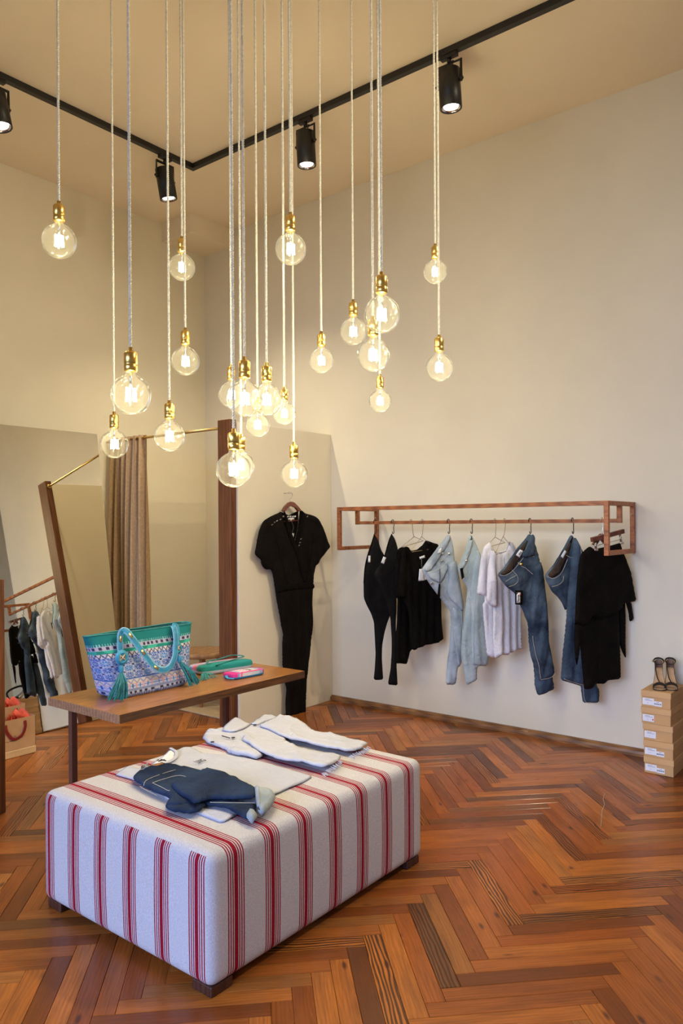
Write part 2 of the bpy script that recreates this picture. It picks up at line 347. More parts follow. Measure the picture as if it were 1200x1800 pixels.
# cloth piece: a closed outline filled with a fine triangle net, rounded at the rim, front and back layer, folds
class Frame:
    def __init__(s, origin, d, normal_hint=None, horizontal=False):
        s.o = np.array(origin, float)
        if horizontal: s.U, s.V, s.W = np.array([1., 0, 0]), np.array([0, 1., 0]), np.array([0, 0, 1.])
        else:
            s.U = np.array([d[0], d[1], 0.0]); s.U /= np.linalg.norm(s.U); s.V = np.array([0, 0, 1.0]); s.W = np.cross(s.U, s.V)
            if np.dot(s.W, EYE-s.o) < 0: s.W = -s.W
    def uv(s, px, py):
        q = on_plane(px, py, s.o, s.W) - s.o; return float(q@s.U), float(q@s.V)
    def pt(s, u, v, w=0.0): return s.o + s.U*u + s.V*v + s.W*w
def chaikin(P, it):
    for _ in range(it):
        Q = []
        for i in range(len(P)):
            a, b_ = P[i], P[(i+1) % len(P)]; f_ = min(0.24, 0.010/max(1e-6, float(np.linalg.norm(b_-a)))); Q += [a*(1-f_)+b_*f_, a*f_+b_*(1-f_)]
        P = Q
    return P
def cloth(name, outline, fr, material, parent, thick=0.02, step=0.012, w0=0.0, fold=None, rim=0.03, rnd=1, top_sag=None):
    P = chaikin([np.array(p, float) for p in outline], rnd); B = []
    for i in range(len(P)):
        a, b_ = P[i], P[(i+1) % len(P)]; k = max(1, int(np.linalg.norm(b_-a)/step))
        B += [a+(b_-a)*j/k for j in range(k)]
    B = np.array(B); nb = len(B); lo, hi = B.min(0), B.max(0); S0, S1 = B, np.roll(B, -1, 0); D = S1-S0; L2 = (D**2).sum(1)+1e-12
    def dist(Q):
        t = np.clip(((Q[:, None, :]-S0[None])*D[None]).sum(2)/L2[None], 0, 1); return np.sqrt(((Q[:, None, :]-(S0[None]+D[None]*t[..., None]))**2).sum(2).min(1))
    G = []; row = 0; y = lo[1]
    while y < hi[1]:
        xs = np.arange(lo[0]+(0.5*step if row % 2 else 0), hi[0], step); G.append(np.stack([xs, np.full_like(xs, y)], 1)); y += step*0.87; row += 1
    G = np.concatenate(G)
    c1 = (S0[None, :, 1] > G[:, None, 1]) != (S1[None, :, 1] > G[:, None, 1])
    with np.errstate(divide='ignore', invalid='ignore'):
        xi = S0[None, :, 0]+(G[:, None, 1]-S0[None, :, 1])*D[None, :, 0]/np.where(D[None, :, 1] == 0, 1e-12, D[None, :, 1])
    G = G[((c1 & (G[:, None, 0] < xi)).sum(1) % 2) == 1]
    if len(G): G = G[dist(G) > step*0.55]
    pts = [Vector((float(p[0]), float(p[1]))) for p in B] + [Vector((float(p[0]), float(p[1]))) for p in G]
    vs, es, fs, *_ = delaunay_2d_cdt(pts, [(i, (i+1) % nb) for i in range(nb)], [], 1, 1e-7)
    Q = np.array([(v.x, v.y) for v in vs]); d = dist(Q); t = np.clip(d/rim, 0, 1); h = thick*0.5*np.sqrt(np.maximum(0, 1-(1-t)**2))
    edge = d < 1e-5
    W = np.array([fold(u_, v_) if fold else 0.0 for u_, v_ in Q]) + w0
    front = [fr.pt(q[0], q[1], w+hh) for q, w, hh in zip(Q, W, h)]; verts = list(front); bi = {}
    for i, q in enumerate(Q):
        if edge[i]: bi[i] = i
        else: bi[i] = len(verts); verts.append(fr.pt(q[0], q[1], W[i]-h[i]))
    uv = [tuple(q) for q in Q] + [tuple(Q[i]) for i in range(len(Q)) if not edge[i]]
    # winding so the front faces along W
    flip = np.dot(np.cross(fr.U, fr.V), fr.W) < 0
    F = [tuple(f)[::-1] if flip else tuple(f) for f in fs]
    F += [tuple(bi[i] for i in f)[::-1] for f in F]
    return mesh_obj(name, verts, F, material, parent, True, uv=uv)
def folds(amp=0.008, freq=14.0, ph=0.0, lean=0.0, grow=0.0, vtop=0.0, seed=1):
    r = random.Random(seed); p1, p2, p3 = (r.random()*6.28 for _ in range(3))
    def f(u, v):
        g = 1.0 if not grow else min(1.6, 0.25+abs(v-vtop)*grow)
        x = u+lean*v
        return amp*g*(math.sin(x*freq*6.28+ph+0.8*math.sin(v*5+p1))*0.6+math.sin(x*freq*2.6*6.28+p2+1.3*math.sin(v*9+p3))*0.22) + amp*0.35*math.sin(v*17+u*9+p1)*math.sin(u*21-v*6+p2)
    return f
def creases(amp=0.006, seed=1, s=1.0):
    r = random.Random(seed); K = [(r.uniform(-1, 1)*26*s, r.uniform(-1, 1)*26*s, r.random()*6.28, r.uniform(0.4, 1)) for _ in range(7)]
    return lambda u, v: amp*sum(a*math.sin(kx*u+ky*v+p+0.7*math.sin(11*u-7*v)) for kx, ky, p, a in K)/2.6
def wrinkles(amp, seed, s=1.0):
    r = random.Random(seed); K = [(r.uniform(0, 6.28), r.uniform(14, 30)*s, r.uniform(0, 6.28), r.uniform(0.4, 1), r.uniform(0, 6.28)) for _ in range(6)]
    def f(u, v):
        t = 0.0
        for a, k, p, g, q in K:
            x = u*math.cos(a)+v*math.sin(a); y = -u*math.sin(a)+v*math.cos(a)
            m = max(0.0, math.sin(y*k*0.45+q)); t += g*m*max(0.0, 1-2.6*abs(math.sin(x*k*0.5+p+0.9*math.sin(y*7+q))))
        return amp*t/1.6
    return f
def crop(x0, y0, s): return lambda L: [(x0+x/s, y0+y/s) for x, y in L]
C5, C6, C4 = crop(570, 860, 3.636), crop(820, 860, 3.75), crop(420, 840, 3.914)
def line_tube(fr, pts, r, name, material, parent, w, fold=None, k=5):
    U = smooth_path([fr.uv(*p) for p in pts], k); return MB().tube([fr.pt(u, v, w+(fold(u, v) if fold else 0)) for u, v in U], r, 5).build(name, material, parent, True)

# ================================================================== the room
XL, YB, ZC, XE = -5.08, 4.48, 3.87, -1.08      # left wall, rack wall, ceiling, end of the rack wall
XR, YF, YA = 2.6, -4.6, 6.2
floor = struct(box('floor', (XL-0.15, YF-0.15, -0.12), (XR+0.15, YA+0.15, -0.010), 'subfloor'), 'herringbone parquet floor of glossy reddish brown boards')
struct(box('ceiling', (XL-0.15, YF-0.15, ZC), (XR+0.15, YA+0.15, ZC+0.12), 'ceiling_paint'), 'plain high ceiling')
struct(box('wall_left', (XL-0.15, YF-0.15, -0.01), (XL, YB, ZC), 'wall_paint'), 'cream wall behind the leaning mirror')
struct(box('wall_back', (XL-0.15, YB, -0.01), (XE, YB+0.15, ZC), 'wall_paint'), 'cream wall carrying the clothes rack')
struct(box('wall_alcove', (XE-0.15, YB+0.15, -0.01), (XE, YA, ZC), 'wall_paint'))
struct(box('wall_far', (XE-0.15, YA, -0.01), (XR, YA+0.15, ZC), 'wall_paint'))
struct(box('wall_right', (XR, YF-0.15, -0.01), (XR+0.15, YA+0.15, ZC), 'wall_paint'))
wf = MB(); wx0, wx1, wz0, wz1 = -4.0, 2.2, 0.35, 3.55
wf.box((XL, YF-0.15, -0.01), (wx0, YF, ZC)); wf.box((wx1, YF-0.15, -0.01), (XR, YF, ZC)); wf.box((wx0, YF-0.15, wz1), (wx1, YF, ZC)); wf.box((wx0, YF-0.15, -0.01), (wx1, YF, wz0))
struct(wf.build('wall_front', 'wall_paint'), 'shop front wall with a wide window')
w1 = struct(box('window_1', (wx0, YF-0.10, wz0), (wx1, YF-0.05, wz0+0.06), 'post_wood'), 'wide shop window behind the viewer')
for i in range(5):
    x = wx0+(wx1-wx0-0.06)*i/4; box('window_mullion', (x, YF-0.10, wz0+0.06), (x+0.06, YF-0.05, wz1-0.06), 'post_wood', w1)
box('window_frame', (wx0, YF-0.10, wz1-0.06), (wx1, YF-0.05, wz1), 'post_wood', w1)
for i in range(4):
    x = wx0+(wx1-wx0-0.06)*i/4; box('pane', (x+0.06, YF-0.08, wz0+0.06), (x+(wx1-wx0-0.06)/4, YF-0.075, wz1-0.06), 'window_pane', w1)
# dressing cubicle partition with its end post, and the boxed-in duct in the ceiling corner
struct(box('wall_partition', (-3.765, 3.50, 0.0), (-3.65, YB, 2.035), 'partition_paint', bevel=0.003), 'pale cubicle partition where the black jumpsuit hangs')
struct(box('trim_1', (-3.785, 3.445, 0.0), (-3.665, 3.50, 2.05), 'post_wood', bevel=0.003), 'dark brown end post of the cubicle partition')
struct(box('trim_2', (XL, 4.02, 3.72), (-4.72, YB, ZC), 'ceiling_paint'), 'boxed duct in the ceiling corner')
# rounded wooden baseboard along the rack wall
prof = [(0, 0), (0.030, 0), (0.030, 0.014), (0.026, 0.028), (0.017, 0.037), (0.006, 0.041), (0, 0.041)]
bs = MB(); n = len(prof); bs.add([(x, YB-p, z) for x in (-3.65, XE) for p, z in prof], [tuple(range(n))[::-1], tuple(range(n, 2*n))]+[(i, (i+1) % n, (i+1) % n+n, i+n) for i in range(n)])
struct(bs.build('baseboard_back', 'trim_wood'), 'low brown wooden baseboard below the clothes rack')
# ------------------------------------------------------------------ herringbone boards
PW, PN = 0.0613, 8; PL = PW*PN; GAP = 0.0011; R2 = math.sqrt(0.5)
AV, BV = np.array([R2, R2]), np.array([-R2, R2])
# far-left corner of one board (a=jw, b=(j+1)w+L) sits at world (-1.487, 2.32)
base_ab = np.array([0.0, PW+PL]); ORG = np.array([-1.487, 2.32]) - (AV*base_ab[0]+BV*base_ab[1])
def board_mesh(nm, poly, uvs):
    bm = bmesh.new(); tops = [bm.verts.new((p[0], p[1], 0.0)) for p in poly]; c = np.mean(poly, 0); ins = 0.0012
    lows = [bm.verts.new((p[0], p[1], -0.0012)) for p in poly]; bots = [bm.verts.new((p[0], p[1], -0.0095)) for p in poly]
    for t, p in zip(tops, poly):
        d = np.array(c)-np.array(p); d = d/np.maximum(np.abs(d), 1e-9)*np.minimum(np.abs(d), ins); t.co.x += d[0]; t.co.y += d[1]
    k = len(poly); bm.faces.new(tops)
    for i in range(k):
        j = (i+1) % k; bm.faces.new((tops[j], tops[i], lows[i], lows[j])); bm.faces.new((lows[j], lows[i], bots[i], bots[j]))
    bm.normal_update(); me = bpy.data.meshes.new(nm); bm.to_mesh(me); bm.free()
    l = me.uv_layers.new(name='UVMap')
    for lp in me.loops: v = me.vertices[lp.vertex_index].co; l.data[lp.index].uv = (v.x, v.y)
    return me
PLANK = board_mesh('plank', [(-PL/2+GAP/2, -PW/2+GAP/2), (PL/2-GAP/2, -PW/2+GAP/2), (PL/2-GAP/2, PW/2-GAP/2), (-PL/2+GAP/2, PW/2-GAP/2)], None)
PLANK.materials.append(MATS['floor_board'])
def clip_poly(P, nx, ny, c):       # keep nx*x+ny*y <= c
    out = []
    for i in range(len(P)):
        a, b_ = P[i], P[(i+1) % len(P)]; da, db = nx*a[0]+ny*a[1]-c, nx*b_[0]+ny*b_[1]-c
        if da <= 0: out.append(a)
        if (da < 0) != (db < 0) and abs(da-db) > 1e-12: t = da/(da-db); out.append((a[0]+(b_[0]-a[0])*t, a[1]+(b_[1]-a[1])*t))
    return out
boards = []
for m_ in range(-12, 13):
    for i in range(-90, 91):
        for kind in (0, 1):
            a0, b0 = (i*PW+m_*2*PL, i*PW) if kind == 0 else (i*PW+m_*2*PL, (i+1)*PW)
            da, db = (PL, PW) if kind == 0 else (PW, PL)
            ctr = ORG+AV*(a0+da/2)+BV*(b0+db/2)
            if not (-5.5 < ctr[0] < 1.3 and -0.2 < ctr[1] < 6.2): continue
            ang = math.pi/4 if kind == 0 else 3*math.pi/4
            c, s = math.cos(ang), math.sin(ang); hl, hw = PL/2-GAP/2, PW/2-GAP/2
            poly = [(ctr[0]+c*x-s*y, ctr[1]+s*x+c*y) for x, y in ((-hl, -hw), (hl, -hw), (hl, hw), (-hl, hw))]
            full = True
            if ctr[0] < XE+0.4:
                q = clip_poly(clip_poly(poly, -1, 0, -XL-0.001), 0, 1, YB-0.001)
                if len(q) < 3: continue
                if q != poly: full = False
            else: q = poly
            pr = [project((p[0], p[1], 0)) for p in q]
            vis = 0.0
            if all(pr):
                A = 0.5*abs(sum(pr[k][0]*pr[(k+1) % len(pr)][1]-pr[(k+1) % len(pr)][0]*pr[k][1] for k in range(len(pr))))
                cx_, cy_ = np.mean([p[0] for p in pr]), np.mean([p[1] for p in pr])
                infr = -10 < cx_ < 1210 and cy_ < 1800
                hid = (-2.5 < ctr[0] < -1.6 and 1.42 < ctr[1] < 2.5) or (130 < cx_ < 690 and 1340 < cy_ < 1500)
                vis = A*(1.0 if infr else 0.0)*(0.03 if hid else 1.0)
            boards.append((vis, tuple(ctr), ang, q, full))
boards.sort(key=lambda t: -t[0])
rb = random.Random(3); far = MB(); far_uv = []
for k, (vis, ctr, ang, q, full) in enumerate(boards):
    if k < 300 and vis > 0:
        if full: me = PLANK
        else:
            c, s = math.cos(ang), math.sin(ang)
            me = board_mesh('plank', [((p[0]-ctr[0])*c+(p[1]-ctr[1])*s, -(p[0]-ctr[0])*s+(p[1]-ctr[1])*c) for p in q], None); me.materials.append(MATS['floor_board'])
        o = bpy.data.objects.new('plank', me); COL.objects.link(o); o.parent = floor; o.location = (ctr[0], ctr[1], rb.uniform(-0.0003, 0.0001))
        o.rotation_euler = (rb.gauss(0, 0.0016), rb.gauss(0, 0.0004), ang)
    else:
        c, s = math.cos(ang), math.sin(ang); kk = len(q); nn = len(far.v)
        far.v += [(p[0], p[1], 0.0) for p in q] + [(p[0], p[1], -0.0095) for p in q]
        far.f.append(tuple(range(nn, nn+kk))); far.f += [(nn+(i+1) % kk, nn+i, nn+kk+i, nn+kk+(i+1) % kk) for i in range(kk)]
        far_uv += [((p[0]-ctr[0])*c+(p[1]-ctr[1])*s, -(p[0]-ctr[0])*s+(p[1]-ctr[1])*c) for p in q]*2
OFF[floor.name] = Vector((0, 0, 0))
fo = mesh_obj('plank_field', far.v, far.f, 'floor_board_far', floor, uv=far_uv); fo['kind'] = 'stuff'; fo['label'] = 'further herringbone boards of the same floor'

# ================================================================== ceiling track and spotlights
TX, TY, TZ = -4.073, 3.495, 3.835
tr_ = thing('lighting_track', (TX, TY, TZ), 'black L-shaped lighting track fixed to the ceiling', 'track')
box('rail', (TX-0.018, -1.2, TZ), (TX+0.018, TY+0.018, ZC-0.0005), 'black_metal', tr_, 0.002)
box('rail', (TX+0.018, TY-0.018, TZ), (1.2, TY+0.018, ZC-0.0005), 'black_metal', tr_, 0.002)
def spotlight(pos, along, aim, label, watts=None, beam=75):
    px_, py_ = pos; t = thing('track_spotlight', (px_, py_, TZ), label, 'spotlight', 'black spotlights on the ceiling track')
    al = Vector((along[0], along[1], 0)); ax = Vector(aim).normalized()
    MB().box((px_-0.014-0.035*abs(al.x), py_-0.014-0.035*abs(al.y), TZ-0.022), (px_+0.014+0.035*abs(al.x), py_+0.014+0.035*abs(al.y), TZ)).build('adapter', 'black_metal', t, bevel=0.002)
    MB().tube([(px_, py_, TZ-0.02), (px_, py_, TZ-0.05)], 0.012, 10).build('stem', 'black_metal', t, True)
    R_, L_ = 0.058, 0.205; piv = Vector((px_, py_, TZ-0.135)); a3 = Vector((al.x, al.y, 0))
    yk = [piv+a3*s_*(R_+0.012)+Vector((0, 0, z)) for s_, z in ((-1, -0.03), (-1, 0.085), (1, 0.085), (1, -0.03))]
    MB().tube([tuple(p) for p in yk], 0.008, 4, flat=(0.007, 0.010)).build('yoke', 'black_metal', t)
    for s_ in (-1, 1): MB().tube([tuple(piv+a3*s_*(R_-0.002)+Vector((0, 0, -0.015))), tuple(piv+a3*s_*(R_+0.024)+Vector((0, 0, -0.015)))], 0.008, 8).build('pivot_screw', 'black_metal', t, True)
    top = piv+Vector((0, 0, 0.055)); top = piv-ax*0.055
    MB().lathe([(0.0, 0.0), (R_*0.8, 0.0), (R_, 0.006), (R_, L_), (R_-0.004, L_+0.001), (R_-0.007, L_-0.002), (R_-0.012, L_-0.028), (R_-0.02, L_-0.032)], top, 32, ax).build('lamp_head', 'black_metal', t, True)
    MB().lathe([(R_-0.0085, L_-0.003), (R_-0.012, L_-0.008), (R_*0.55, L_-0.012)], top, 28, ax, False).build('reflector', 'lamp_reflector', t, True)
    MB().lathe([(R_*0.66, L_-0.0085), (R_*0.4, L_-0.006), (0.0, L_-0.005)], top, 24, ax).build('lens', 'spot_glow', t, True)
    MB().tube(smooth_path([top+Vector((0.01, 0, 0.0)), top+Vector((0.03, 0.0, 0.035)), Vector((px_+0.01, py_, TZ-0.045))], 5), 0.003, 5).build('cable', 'black_metal', t, True)
    l = bpy.data.lights.new('spot_beam', 'SPOT'); l.energy = watts or SPOT_W; l.color = SPOT_COL; l.spot_size = math.radians(beam); l.spot_blend = 0.9; l.shadow_soft_size = 0.035
    lo = bpy.data.objects.new('spot_beam', l); COL.objects.link(lo); lo.location = top+ax*(L_+0.01)-Vector((px_, py_, TZ)); lo.rotation_euler = ax.to_track_quat('-Z', 'Y').to_euler(); lo.parent = t
    return t
spotlight((-2.02, TY), (1, 0), (0.03, 0.06, -1), 'largest black track spotlight, rightmost under the ceiling rail')
spotlight((-3.03, TY), (1, 0), (0.02, 0.04, -1), 'black track spotlight with lit lens left of the rightmost one')
spotlight((TX, 3.25), (0, 1), (0.05, 0.17, -1), 'tilted black track spotlight beside the corner of the rail', 95, 110)
spotlight((TX, 2.09), (0, 1), (0.20, 0.10, -1), 'black track spotlight cut by the left picture edge')
# the same track goes on to the right of the picture; two unseen spotlights are added there to brighten the left side
spotlight((-0.55, TY), (1, 0), (-3.6, -0.9, -2.9), 'added unseen track spotlight right of the picture, brightening the cubicle', 70, 100)
spotlight((0.55, TY), (1, 0), (-3.2, -1.9, -2.6), 'added unseen track spotlight farthest right, brightening the ottoman', 170, 105)

# ================================================================== pendant bulbs
LAMPS = [  # globe centre in the photo, apparent diameter, which one
 (104, 424, 60, 'highest hanging globe bulb on the far left'),
 (320, 470, 46, 'small globe bulb hanging in front of the room corner, upper of two'),
 (326, 635, 50, 'globe bulb directly below the small upper one near the room corner'),
 (230, 694, 71, 'largest clear globe bulb, hanging at left above the curtain'),
 (201, 781, 49, 'globe bulb overlapping the top of the brown curtain'),
 (298, 767, 54, 'globe bulb hanging in front of the brass curtain rod'),
 (511, 438, 55, 'highest globe bulb in the centre, below the ceiling rail'),
 (517, 833, 48, 'low globe bulb right above the black jumpsuit hanger'),
 (407, 694, 46, 'partly hidden globe bulb at the left of the tight central cluster'),
 (430, 701, 63, 'big front globe bulb in the left of the central cluster'),
 (469, 703, 56, 'big front globe bulb in the right of the central cluster'),
 (453, 747, 43, 'small globe bulb peeking out below the central cluster'),
 (500, 727, 40, 'small globe bulb at the right rim of the central cluster'),
 (411, 826, 62, 'low large globe bulb in front of the brown partition post'),
 (424, 818, 47, 'globe bulb hidden behind the low large bulb at the post'),
 (565, 634, 44, 'lone small globe bulb just right of the centre'),
 (621, 583, 48, 'globe bulb at the left of the right-hand cluster'),
 (671, 553, 64, 'largest and highest globe bulb of the right-hand cluster'),
 (656, 624, 58, 'middle globe bulb of the right-hand cluster'),
 (668, 705, 40, 'lowest small globe bulb of the right-hand cluster'),
 (765, 478, 42, 'upper of the two globe bulbs on the far right'),
 (772, 646, 49, 'lower of the two globe bulbs on the far right')]
def pendant(px_, py_, diam, label, idx):
    dep = {14: 3.15, 13: 2.42, 12: 3.15, 11: 3.3}.get(idx, min(0.125*FPX/diam, 3.45)); C = Vector([float(c) for c in at_depth(px_, py_, dep)]); R = diam*dep/FPX/2; s = R/0.0625
    t = thing('pendant_bulb', tuple(C-Vector((0, 0, R))), label, 'pendant lamp', 'clear globe bulbs hanging on rope cords')
    nr = 0.0165*s; th0 = math.asin(min(0.9, nr*1.15/R)); prof = []
    for k in range(15): a = math.pi-(math.pi-th0)*k/14; prof.append((R*math.sin(a) if k else 0.0, R*math.cos(a)))
    zt = R*math.cos(th0); prof += [(nr*1.03, zt+0.006*s), (nr, zt+0.016*s)]
    MB().lathe(prof, C, 32).build('globe', 'bulb_glass', t, True)
    z0 = C.z+zt+0.012*s; sr = 0.0205*s
    MB().lathe([(sr*0.86, 0), (sr, 0.003), (sr, 0.020*s), (sr*0.93, 0.022*s), (sr, 0.024*s), (sr, 0.056*s), (sr*0.8, 0.061*s), (sr*0.35, 0.063*s), (sr*0.35, 0.075*s), (0, 0.075*s)], (C.x, C.y, z0), 24).build('socket', 'brass', t, True)
    fm = MB(); fh = 0.020*s; fr_ = 0.0145*s
    for k in range(7): a = 2*math.pi*k/7; fm.tube([(C.x+fr_*math.cos(a), C.y+fr_*math.sin(a), C.z-fh*(0.9+0.15*(k % 2))), (C.x+fr_*0.9*math.cos(a), C.y+fr_*0.9*math.sin(a), C.z+fh*(0.9+0.1*(k % 3)))], 0.0030*s, 6)
    fm.build('filament', 'filament_glow', t, True)
    MB().tube([(C.x, C.y, C.z+fh), (C.x, C.y, z0+0.005)], 0.004*s, 8).build('stem', 'lamp_reflector', t, True)
    zb, n2 = z0+0.07*s, None; Lc = ZC-0.018-zb; pitch = 0.017; steps = int(Lc/pitch*5); cm = MB()
    for q in (0, math.pi):
        cm.tube([(C.x+0.0024*math.cos(q+6.2832*(Lc*j/steps)/pitch), C.y+0.0024*math.sin(q+6.2832*(Lc*j/steps)/pitch), zb+Lc*j/steps) for j in range(steps+1)], 0.0029, 5, cap=False)
    cm.build('cord', 'cord_rope', t, True)
    MB().lathe([(0.0, -0.022), (0.012, -0.022), (0.016, -0.006), (0.030, -0.004), (0.030, 0.0)], (C.x, C.y, ZC), 16).build('ceiling_rose', 'brass', t, True)
    l = bpy.data.lights.new('bulb_light', 'POINT'); l.energy = BULB_W*s; l.color = BULB_COL; l.shadow_soft_size = 0.016*s
    lo = bpy.data.objects.new('bulb_light', l); COL.objects.link(lo); lo.parent = t; lo.location = (0, 0, R)
for i, L in enumerate(LAMPS): pendant(*L, i)

# ================================================================== leaning mirror, curtain, cubicle furniture
LEAN = math.radians(8.4); MXB, MY0, MY1, MH = -4.58, 1.45, 3.25, 2.05
def mpt(y, s_, w): return (MXB-s_*math.sin(LEAN)+w*math.cos(LEAN), y, s_*math.cos(LEAN)+w*math.sin(LEAN))
mi = thing('leaning_mirror', (MXB, 2.35, 0), 'large frameless mirror leaning back against the left wall', 'mirror')
def mbox(name, y0, y1, s0, s1, w0, w1, material):
    v = [mpt(y, s_, w) for w in (w0, w1) for y, s_ in ((y0, s0), (y1, s0), (y1, s1), (y0, s1))]
    return mesh_obj(name, v, [(0, 3, 2, 1), (4, 5, 6, 7), (0, 1, 5, 4), (1, 2, 6, 5), (2, 3, 7, 6), (3, 0, 4, 7)], material, mi)
mbox('backing', MY0, MY1, 0.008, MH, -0.022, -0.006, 'mirror_back'); mbox('glass', MY0, MY1, 0.006, MH, -0.006, 0.0, 'mirror_glass')
for y in (MY0+0.3, MY1-0.45): MB().tube([mpt(y, MH-0.12, -0.022), (XL+0.002, y, mpt(y, MH-0.12, 0)[2]-0.02)], 0.012, 8).build('wall_strut', 'mirror_back', mi, True)
RZ = 2.0; RYC = 3.472
cr = thing('curtain_rod', (-4.4, RYC, RZ), 'thin brass curtain rod from the brown post to the left wall', 'curtain rod')
MB().tube([(-3.787, RYC, RZ), (XL+0.001, RYC, RZ)], 0.009, 12).build('rod', 'brass_rod', cr, True)
MB().lathe([(0.018, 0), (0.018, 0.008), (0.010, 0.012)], (-3.786, RYC, RZ), 16, (-1, 0, 0)).build('end_flange', 'brass_rod', cr, True)
cu = thing('curtain', (-4.8, RYC, 0.02), 'gathered brown linen curtain hanging beside the mirror', 'curtain')
nx, nz_ = 150, 40; V, F = [], []
for layer in (0, 1):
    for j in range(nz_+1):
        tz = j/nz_; z = 0.03+(RZ+0.022-0.03)*tz
        for i in range(nx+1):
            s_ = i/nx; x = -5.045+0.45*s_ + 0.012*math.sin(s_*40)*(1-tz); amp = 0.040-0.022*tz**3
            w = amp*math.sin(s_*6.2832*6.5+0.5*math.sin(tz*3))+amp*0.35*math.sin(s_*6.2832*15+tz*2)
            if s_ < 0.05: w *= s_/0.05
            V.append((x+0.012*math.cos(s_*6.2832*6.5)*(1-tz), RYC+w+(0.002 if layer else -0.002)*(1 if layer else 1), z))
W_ = nx+1; NN = (nx+1)*(nz_+1)
for j in range(nz_):
    for i in range(nx):
        a = j*W_+i; F.append((a, a+1, a+1+W_, a+W_)); F.append((NN+a+W_, NN+a+1+W_, NN+a+1, NN+a))
mesh_obj('drape', V, F, 'curtain_linen', cu, True)
for k in range(6):
    x = -5.02+0.08*k; MB().tube([(x, RYC+0.014*math.cos(q), RZ+0.014*math.sin(q)) for q in [6.2832*j/14 for j in range(14)]], 0.0025, 6, closed=True).build('curtain_ring', 'brass_rod', cu, True)
rg = thing('jute_rug', (-4.3, 3.95, 0), 'braided jute rug on the cubicle floor', 'rug')
for k in range(12): box('braid', (-4.75, 3.565+0.062*k, 0.0005), (-3.80, 3.565+0.062*k+0.0595, 0.013), 'rug_jute', rg, 0.004)
st = thing('round_stool', (-4.36, 3.80, 0.013), 'round wooden stool inside the dressing cubicle', 'stool')
MB().lathe([(0.0, 0.365), (0.18, 0.365), (0.20, 0.372), (0.205, 0.388), (0.20, 0.402), (0.19, 0.405), (0.0, 0.405)], (-4.36, 3.80, 0.0), 40).build('seat', 'stool_wood', st, True)
for k in range(4):
    a = math.pi/4+k*math.pi/2; MB().tube([(-4.36+0.16*math.cos(a), 3.80+0.16*math.sin(a), 0.0135), (-4.36+0.12*math.cos(a), 3.80+0.12*math.sin(a), 0.366)], [0.013, 0.017], 12).build('leg', 'stool_wood', st, True)
MB().tube([(-4.36+0.142*math.cos(q), 3.80+0.142*math.sin(q), 0.16) for q in [6.2832*j/32 for j in range(32)]], 0.008, 8, closed=True).build('foot_ring', 'stool_wood', st, True)

# ================================================================== wall clothes rack
RX0, RX1, RYN, RYW, RT_, RB_ = -3.212, -1.388, 4.03, 4.476, 1.452, 1.183; RAILY = 4.235; bw = 0.0125
rk = thing('clothes_rack', (RX0, RYW, RB_), 'brown wooden box-frame clothes rack fixed to the wall', 'clothes rack')
def bar(name, a, b_, r=bw):
    lo = [min(a[i], b_[i])-(r if abs(a[i]-b_[i]) < 1e-6 or i != max(range(3), key=lambda q: abs(a[q]-b_[q])) else 0) for i in range(3)]
    hi = [max(a[i], b_[i])+(r if abs(a[i]-b_[i]) < 1e-6 or i != max(range(3), key=lambda q: abs(a[q]-b_[q])) else 0) for i in range(3)]
    return box(name, lo, hi, 'rack_wood', rk, 0.0015)
yw = RYW-bw
for x in (RX0, RX1):
    bar('front_upright', (x, RYN, RB_-bw), (x, RYN, RT_+bw)); bar('wall_upright', (x, yw, RB_-bw), (x, yw, RT_+bw))
    bar('side_bar', (x, RYN+bw, RT_), (x, yw-bw, RT_)); bar('side_bar', (x, RYN+bw, RB_), (x, yw-bw, RB_))
    bar('rail_drop', (x+(0.0 if x < -2 else 0.0), RAILY, 1.345), (x, RAILY, RT_-bw))
    MB().lathe([(0, 0), (0.006, 0), (0.006, 0.002), (0, 0.003)], (x, yw-bw, RT_-0.06), 10, (0, -1, 0)).build('screw', 'chrome', rk, True)
bar('top_bar', (RX0+bw, RYN, RT_), (RX1-bw, RYN, RT_))
RAILZ = 1.357; bar('hanging_rail', (RX0+bw, RAILY, RAILZ), (RX1-bw, RAILY, RAILZ), 0.011)
def hang_x(px_): return float(ony(px_, 925, RAILY)[0])
def s_hook(px_, tip_px, label):
    x = hang_x(px_); t = thing('s_hook', (x, RAILY, RAILZ+0.016), label, 'hook', 'black S-hooks on the rack rail')
    tip = ony(tip_px[0], tip_px[1], RAILY); z1 = float(tip[2])+0.006; r = 0.0165; P = []
    for k in range(10): a = math.radians(-20+200*k/9); P.append((x, RAILY+r*math.cos(math.pi-a)*1.0, RAILZ+0.002+r*math.sin(a)))
    P += [(x, RAILY+r, RAILZ-0.02), (x+0.002, RAILY+r*0.6, (RAILZ+z1)/2)]
    for k in range(9): a = math.radians(180+190*k/8); P.append((x+0.002, RAILY+0.002-0.010*math.cos(a+math.pi)*-1, z1+0.006+0.012*math.sin(a)))
    MB().tube(smooth_path(P, 3), 0.0026, 7).build('hook_wire', 'hook_metal', t, True); return x
s_hook(659, (657, 938), 'S-hook nearest the left end, holding black jeans')
s_hook(690, (688, 938), 'S-hook second from the left, holding black jeans')
s_hook(788, (785, 938), 'S-hook left of two carrying pale denim')
s_hook(828, (827, 938), 'S-hook right of two carrying pale denim')
s_hook(931, (929, 938), 'S-hook right of the white tees, holding mid-blue jeans')
s_hook(1006, (1004, 938), 'rightmost S-hook, holding jeans beside the black blouse')

